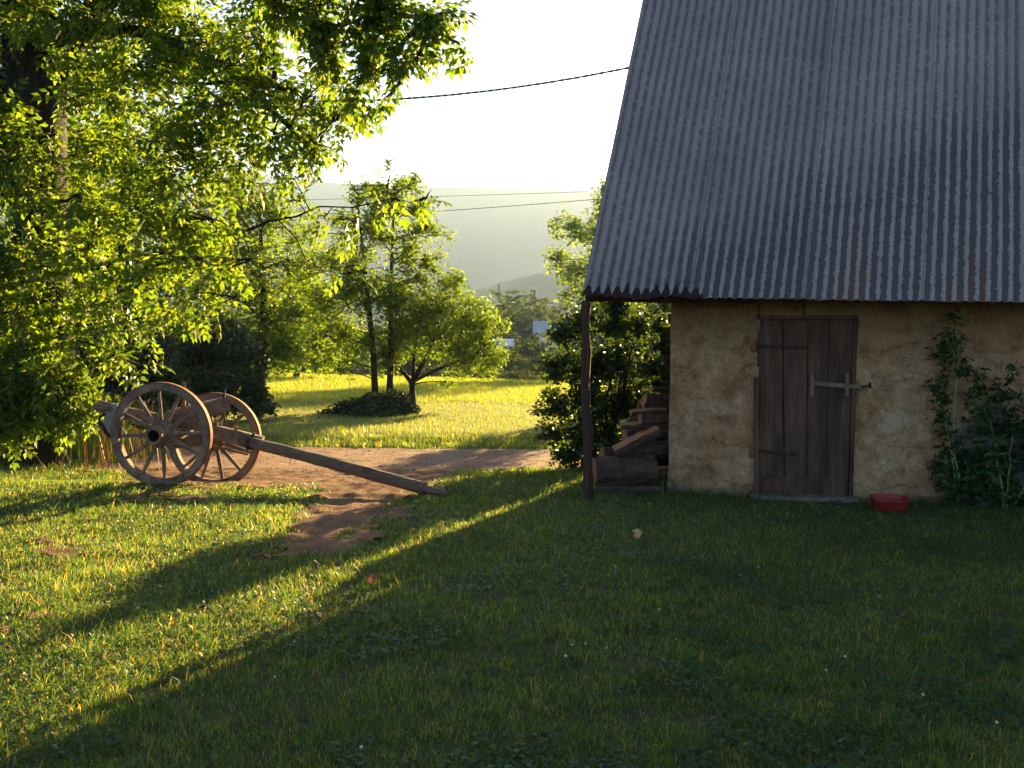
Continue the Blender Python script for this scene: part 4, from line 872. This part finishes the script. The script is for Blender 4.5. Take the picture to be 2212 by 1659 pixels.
for x, y in ((520, 949), (541, 956), (555, 951)): ct('bolt', [(x, y, 9.56), (x, y, 9.53)], 0.014, 'rust_dark')
mb = MB(cart_o)
for k in range(15):
    t = k/14; c = P(268+58*t, 902+22*t+8*math.sin(t*3.1), 9.4); pts = [c+Vector((0.022*math.cos(a), 0.012*math.sin(a)*(k % 2), 0.016*math.sin(a)*(1 if k % 2 == 0 else 0.6))) for a in [2*math.pi*j/8 for j in range(9)]]; mb.tube(pts, 0.0045, 5, caps=False)
mb.build('chain', M['rust_dark'], cart)
# long pole down to the grass
mb = MB(cart_o); a = P(440, 930, 9.66); pe = G(972, 1079); b = pe+Vector((-0.02, 0, 0.045)); a2 = P(520, 952, 9.6)
mb.beam(a2-(b-a2).normalized()*0.55, b-(b-a2)*0.1, 0.115, 0.115, seg=22, jit=0.005, ch=0.3, taper=1.05, sag=-0.015)
mb.beam(b-(b-a2)*0.115, b, 0.10, 0.085, seg=4, jit=0.007, ch=0.4, taper=0.55); mb.build('pole', M['pole_wood'], cart)
mb = MB(cart_o); q = a2.lerp(b, 0.05); mb.beam(q, q+(b-a2).normalized()*0.03, 0.135, 0.135, seg=1, jit=0); mb.build('pole_band', M['rust_dark'], cart)

# ---------------------------------------------------------------- climbing plants by the wall
def wallplant(name, label, px, blobs, n, ls, ly=-0.18):
    q = G(px, 1090); w = A+RB @ Vector((loc(q).x, ly, 0)); b = Vector((w.x, w.y, terr(w.x, w.y)))
    bl = []
    for x, y, r, ry in blobs:
        f = fac(x, y, ly); wp = A+RB @ f; s = wp.y/FPX; bl.append((wp, (r*s, 0.12, ry*s), (r*ry)*s*s))
    tips = [bl[i][0] for i in (0, len(bl)//2, -1)]
    tr = [(bez(b+Vector((0.03*i, 0, -.05)), t_, (random.uniform(-.1, .1), 0, .2), 8, 0.04), [0.009]*4+[0.007, 0.005, 0.004, 0.003]) for i, t_ in enumerate(tips)]
    return plant(name, label, 'rose bush', b, tr, bl, n, ls, T_TWIG, M['leaf_rose'], M['stalk'], limb_r=0.008, sub_r=0.003, parts=('stem', 'foliage'), fill=0.3, nsub=14, spread=0.2, droop=0.2)
wallplant('climbing_rose', 'tall thin climbing rose trained up the wall right of the door', 2060, [(2060, 690, 14, 22), (2055, 735, 28, 30), (2030, 765, 28, 22), (2070, 790, 30, 26), (2030, 820, 22, 30), (2035, 860, 24, 30), (2030, 910, 26, 30), (2055, 950, 26, 30), (2040, 1000, 40, 40), (2060, 1060, 50, 35), (2090, 1020, 40, 50)], 850, 0.062)
wallplant('rose_bush', 'broad dense rose bush at the right edge against the wall', 2150, [(2110, 810, 20, 18), (2190, 800, 22, 22), (2110, 860, 30, 30), (2170, 850, 36, 34), (2130, 920, 44, 40), (2190, 920, 40, 50), (2110, 990, 44, 44), (2170, 1000, 50, 50), (2120, 1060, 60, 36), (2200, 1070, 60, 36), (2260, 950, 60, 90)], 1500, 0.062)

# ---------------------------------------------------------------- red tub
tq = G(1920, 1105); tub = empty('tub', tq+Vector((0, 0, 0.0)), R(-6)); tub.rotation_euler = (R(6), 0, R(-6)); tag(tub, 'red oval plastic tub lying on the grass below the wall', 'tub')
def oval(a, b, p=3.2, n=40): return [(a*abs(math.cos(t))**(2/p)*(1 if math.cos(t) > 0 else -1), b*abs(math.sin(t))**(2/p)*(1 if math.sin(t) > 0 else -1)) for t in [2*math.pi*k/n for k in range(n)]]
mb = MB(); lv = [(0.135, 0.10, 0.0), (0.145, 0.107, 0.01), (0.155, 0.115, 0.11), (0.162, 0.12, 0.118), (0.172, 0.13, 0.12), (0.174, 0.132, 0.128), (0.17, 0.128, 0.134), (0.158, 0.117, 0.134), (0.152, 0.111, 0.125), (0.138, 0.10, 0.012)]
n = 40; vs = [(x, y, z) for a, b, z in lv for x, y in oval(a, b)]
mb.add(vs, [(i*n+k, i*n+(k+1) % n, (i+1)*n+(k+1) % n, (i+1)*n+k) for i in range(len(lv)-1) for k in range(n)]); mb.add(vs[:n], [tuple(range(n))]); mb.add(vs[-n:], [tuple(range(n))]); mb.build('body', M['red'], tub, smooth=True)
mb = MB(); mb.tube([(-0.172, 0, 0.128), (-0.178, 0, 0.10), (-0.168, 0, 0.08)], 0.008, 8); mb.build('handle', M['red'], tub)

# fallen leaves
def fallen(label, x, y, s, m, rx, rz):
    q = G(x, y); V = []; F = []; mb = MB(); pts = []
    n = 14
    for k in range(n):
        a = 2*math.pi*k/n; r = s*(0.55+0.45*abs(math.cos(a*2.5))); pts.append((r*math.cos(a), r*math.sin(a), 0.25*s*math.cos(2*a)+random.uniform(-.1, .1)*s))
    mb.add([(0, 0, 0)]+pts, [(0, k+1, (k+1) % n+1) for k in range(n)]); o = mb.build('fallen_leaf', m, None); o.location = q+Vector((0, 0, s*0.8+.03)); o.rotation_euler = (R(rx), 0, R(rz)); tag(o, label, 'leaf', 'fallen leaves on the lawn'); return o
fallen('pale tan curled leaf standing up in the shaded lawn', 1376, 1170, 0.045, M['deadleaf'], 65, 20)
fallen('dark red-brown leaf in the sunlit grass near the shadow edge', 805, 1272, 0.045, M['brownleaf'], 50, -40)
fallen('small ochre leaf in the grass left of the post', 690, 1345, 0.02, M['deadleaf'], 40, 10)

N = 26000; X = rng.uniform(-7, 2.5, N); Y = rng.uniform(4.2, 13.9, N); k = dirt_mask(X, Y) | (drive_mask(X, Y) & (rng.random(N) < 0.6)); X, Y = X[k], Y[k]; n = len(X)
oc = np.array([(1, 0, 0), (0, 1, 0), (-1, 0, 0), (0, -1, 0), (0, 0, .7), (0, 0, -.7)], float); of = np.array([(0, 1, 4), (1, 2, 4), (2, 3, 4), (3, 0, 4), (1, 0, 5), (2, 1, 5), (3, 2, 5), (0, 3, 5)])
dd_ = rng.normal(size=(n, 3)); dd_[:, 2] *= .3
V, F = scatter(oc, of, np.stack([X, Y, terrain(X, Y)+0.012+0.075*(fbm(X*7, Y*7, 5)-0.5)*(~drive_mask(X, Y))], 1), frames(dd_, np.array([0, 0, 1.0]), .4), 0.004+0.010*rng.random(n)**4)
o = link('gravel', mesh_np('gravel', V, F), None, M['pebble']); tag(o, 'loose pebbles and crumbs of earth on the track', 'gravel', None, 'stuff')

# ---------------------------------------------------------------- cables
def cable(label, pts, r, name='power_cable', sag=0.0, n=24, twist=False):
    a = P(*pts[0]); b = P(*pts[1]); mb = MB(a); Q = [a.lerp(b, i/n)-Vector((0, 0, sag*4*(i/n)*(1-i/n))) for i in range(n+1)]
    if twist:
        for ph in (0, 3.14): mb.tube([q+Vector((0, 0.008*math.cos(i*1.9+ph), 0.008*math.sin(i*1.9+ph))) for i, q in enumerate(Q)], r*0.7, 6)
    else: mb.tube(Q, r, 6)
    o = mb.build(name, M['cable'], None, smooth=True); tag(o, label, 'cable'); return o
cable('twisted black cable running from the roof edge into the ash leaves', [(1420, 133, 11.3), (300, 190, 13.5)], 0.013, n=120, twist=True, sag=0.33)
cable('upper of two far thin wires crossing in front of the hazy hills', [(1500, 405, 45), (-600, 440, 45)], 0.010, sag=0.3)
cable('lower of two far thin wires crossing in front of the hazy hills', [(1500, 412, 42), (-600, 512, 42)], 0.014, sag=0.5)

# ---------------------------------------------------------------- grass
def blades(pos, h, w, lean=0.5, heading=None):
    n = len(pos); az = rng.uniform(0, 2*np.pi, n); ld = rng.uniform(0, 2*np.pi, n) if heading is None else heading
    side = np.stack([np.cos(az), np.sin(az), 0*az], 1)*w[:, None]/2; ln = np.stack([np.cos(ld), np.sin(ld), 0*az], 1)*(lean*h*rng.uniform(0.1, 1, n))[:, None]
    zz = np.array([0, 0, 1.0]); hz = h[:, None]*zz
    V = np.stack([pos-side, pos+side, pos+hz*0.55+ln*0.3+side*0.85, pos+hz*0.55+ln*0.3-side*0.85, pos+hz*0.95+ln+side*0.15, pos+hz*0.95+ln-side*0.15], 1).reshape(-1, 3)
    F = np.array([[0, 1, 2, 3], [3, 2, 4, 5]]); FF = (F[None]+(np.arange(n)*6)[:, None, None]).reshape(-1, 4); return V, FF
def lawn_points(N, y0, y1, p, marg=0.62, xlim=None):
    # sample Y with density falling with distance; X across the wedge
    u = rng.random(N); e = 2-p; Y = (y0**e+u*(y1**e-y0**e))**(1/e); X = rng.uniform(-1, 1, N)*(marg*Y+0.5); return X, Y
X, Y = lawn_points(620000, 2.4, 14.6, 1.6)
X2 = rng.uniform(-13, 9.5, 170000); Y2 = 0.5+14*rng.random(170000)**0.8; q2 = np.abs(X2) > 0.60*Y2+0.45; X = np.concatenate([X, X2[q2]]); Y = np.concatenate([Y, Y2[q2]]); wide = np.concatenate([np.zeros(len(X)-q2.sum(), bool), np.ones(q2.sum(), bool)])
dm = dirt_mask(X, Y) | drive_mask(X, Y)
patch = fbm(X*1.7, Y*1.7, 4); tuf = fbm(X*6, Y*6+3, 3)
lx = np.array([0.0]*len(X)); cosA, sinA = math.cos(R(PHI)), math.sin(R(PHI))
lx = (X-A.x)*cosA-(Y-A.y)*sinA; ly = (X-A.x)*sinA+(Y-A.y)*cosA
inside = (ly > -0.03) & (lx > uL.x*ly)
tuf2 = fbm(X*16, Y*16+3, 2); ds = dirt_soft(X, Y)+0.5*(fbm(X*9+5, Y*9, 3)-0.5)
keep = ~inside & ~(drive_mask(X, Y) & (rng.random(len(X)) < 0.985)) & (rng.random(len(X)) < np.clip(1.25-1.45*ds, 0.02, 1)) & (rng.random(len(X)) < 0.35+1.1*sst(0.3, 0.6, tuf2))
X, Y, patch, tuf, ds, wide = X[keep], Y[keep], patch[keep], tuf[keep], ds[keep], wide[keep]
h = (0.010+0.028*patch+0.040*tuf**2)*rng.uniform(0.5, 1.5, len(X)); 
wallfoot = (np.abs((X-A.x)*sinA+(Y-A.y)*cosA+0.08) < 0.12) & (((X-A.x)*cosA-(Y-A.y)*sinA) > -1.2); h = np.where(wallfoot & (rng.random(len(X)) < .5), h*1.8, h)
h = np.where((Y > 10.2) & (Y < 12) & (rng.random(len(X)) < 0.5), h*1.6, h); h *= np.where((rng.random(len(X)) < 0.03), 2.0, 1); h = np.where(Y > 13.5, h*1.8, h); h *= np.clip(1.3-ds, 0.4, 1)
w = np.where(wide, 2.2, 1)*0.0022*(np.maximum(Y, 3)/3)**0.75*rng.uniform(0.7, 1.5, len(X))
V, F = blades(np.stack([X, Y, terrain(X, Y)-0.003], 1), h, w, 0.9)
gr = link('grass', mesh_np('grass', V, F), None, M['grass']); tag(gr, 'short lawn grass of the farmyard, part sunlit and part in barn shadow', 'grass', None, 'stuff')
# clover leaves
X, Y = lawn_points(75000, 2.4, 10.5, 1.7); cl = fbm(X*1.1+40, Y*1.1+7, 4)
lx = (X-A.x)*cosA-(Y-A.y)*sinA; ly = (X-A.x)*sinA+(Y-A.y)*cosA
k = (cl+0.25*(fbm(X*7, Y*7)-0.5) > 0.50) & ~dirt_mask(X, Y) & ~((ly > -0.03) & (lx > uL.x*ly)); X, Y = X[k], Y[k]
vs = []
for a in (0, 2.09, 4.19): vs += leaflet((0, 0, 0), (math.cos(a), math.sin(a), 0.15), 1, 0.95, 0.2, 0.1)
TC = np.array(vs); FC = np.arange(12).reshape(-1, 4); pos = np.stack([X, Y, terrain(X, Y)+rng.uniform(0.015, 0.05, len(X))], 1)
d = rng.normal(size=(len(X), 3)); d[:, 2] *= 0.25
V, F = scatter(TC, FC, pos, frames(d, np.array([0, 0, 1.0]), 0.3), 0.010*rng.uniform(0.6, 1.8, len(X)))
o = link('clover', mesh_np('clover', V, F), None, M['clover']); tag(o, 'low clover leaves mixed into the lawn', 'clover', None, 'stuff')
# meadow grass
X, Y = lawn_points(220000, 13.9, 47, 1.1, 0.64); pn = fbm(X*0.35, Y*0.35, 4); q = ~drive_mask(X, Y); X, Y, pn = X[q], Y[q], pn[q]
h = np.where(Y < 20.5+pn*3, 0.03+0.06*pn, 0.07+0.08*pn)*rng.uniform(0.6, 1.4, len(X)); h = np.where(Y < 15.2, h*1.5, h)
V, F = blades(np.stack([X, Y, terrain(X, Y)-0.003], 1), h, 0.0075*(Y/14)**0.9*rng.uniform(0.6, 1.4, len(X)), 0.7)
o = link('meadow_grass', mesh_np('meadow_grass', V, F), None, M['meadow']); tag(o, 'golden sunlit meadow grass beyond the driveway', 'grass', None, 'stuff')
# long grass and dry stalks at the tree foot
def clump(name, label, px, py, n, h, sx, sy, m, lean=0.5, cat='grass clump', Y=None, w=0.008):
    q = G(px, py) if Y is None else P(px, py, Y); q.z = terr(q.x, q.y); pos = np.stack([rng.normal(0, sx, n), rng.normal(0, sy, n), np.zeros(n)], 1)
    pos[:, 2] = terrain(pos[:, 0]+q.x, pos[:, 1]+q.y)-q.z-0.01
    V, F = blades(pos, h*rng.uniform(0.4, 1.1, n), w*rng.uniform(0.6, 1.4, n), lean); o = link(name, mesh_np(name, V, F), None, m, q); tag(o, label, cat); return o
clump('long_grass', 'tall bright green grass tuft behind the rear of the cart', 175, 955, 4200, 0.75, 0.5, 0.55, M['grass'], 0.7)
clump('long_grass', 'tall shaded grass below the pale bush at far left', 60, 968, 1300, 0.5, 0.5, 0.15, M['grass'], 0.6)
clump('dry_grass_clump', 'tall brown dry stalks behind the near cart wheel', 260, 930, 70, 1.0, 0.45, 0.25, M['drygrass'], 0.9, 'dry stalks', 11.0)
clump('grass_tuft', 'seeding grass tuft at the foot of the barn post', 1235, 1072, 90, 0.26, 0.10, 0.05, M['grass'], 0.8, w=0.006)
clump('grass_tuft', 'long grass tuft in front of the logs at the wall corner', 1400, 1062, 160, 0.33, 0.14, 0.04, M['grass'], 0.8, w=0.005)
# clover flowers
mb = MB(); n = 9
for i in range(5):
    a0 = -math.pi/2+math.pi*i/5; a1 = -math.pi/2+math.pi*(i+1)/5
    for k in range(n):
        t0 = 2*math.pi*k/n; t1 = 2*math.pi*(k+1)/n; j = 1+0.15*((k+i) % 2)
        f = lambda a, t: (0.009*j*math.cos(a)*math.cos(t), 0.009*j*math.cos(a)*math.sin(t), 0.008*math.sin(a)+0.06)
        mb.add([f(a0, t0), f(a0, t1), f(a1, t1), f(a1, t0)], [(0, 1, 2, 3)])
mb.tube([(0, 0, 0), (0.003, 0, 0.03), (0, 0, 0.054)], 0.0012, 5, mi=1); fl = mb.build('clover_flower', [M['petal'], M['stalk']]); first = True
fpx = [(1238, 1412), (1262, 1407), (1308, 1414), (1222, 1440), (1782, 1466), (1825, 1440), (1405, 1100), (1340, 1120), (1190, 1145), (1420, 1335), (1448, 1322), (1460, 1395), (1640, 1240), (1990, 1520), (785, 1640), (1255, 1280), (1600, 1255), (1330, 1238), (300, 1330), (512, 1180), (690, 1230), (905, 1090), (760, 1330), (1700, 1120), (2150, 1580), (1900, 1300), (640, 1400), (210, 1520), (590, 1480), (460, 1290)]
for x, y in fpx:
    f = fl if first else fl.copy()
    if not first: scene.collection.objects.link(f)
    first = False; q = G(x, y); f.location = q; s = random.uniform(0.5, 0.85); f.scale = (s, s, s); f.rotation_euler = (random.uniform(-.2, .2), random.uniform(-.2, .2), random.uniform(0, 6)); tag(f, 'small white clover flower in the lawn', 'flower', 'clover flowers in the lawn')

# ---------------------------------------------------------------- haze
HZ = True
if HZ:
    m, t, o = mat('haze'); v = nd(t, 'ShaderNodeVolumePrincipled', Density=0.00031, Anisotropy=0.35); v.inputs['Color'].default_value = (0.46, 0.64, 1.0, 1)
    t.links.new(v.outputs[0], o.inputs['Volume'])
    mb = MB(); a = (-4200, -60, -60); b = (6200, 2300, 300)
    c = [(x, y, z) for z in (a[2], b[2]) for y in (a[1], b[1]) for x in (a[0], b[0])]
    mb.add(c, [(0, 2, 3, 1), (4, 5, 7, 6), (0, 1, 5, 4), (2, 6, 7, 3), (0, 4, 6, 2), (1, 3, 7, 5)])
    ho = mb.build('haze', m); ho['kind'] = 'stuff'
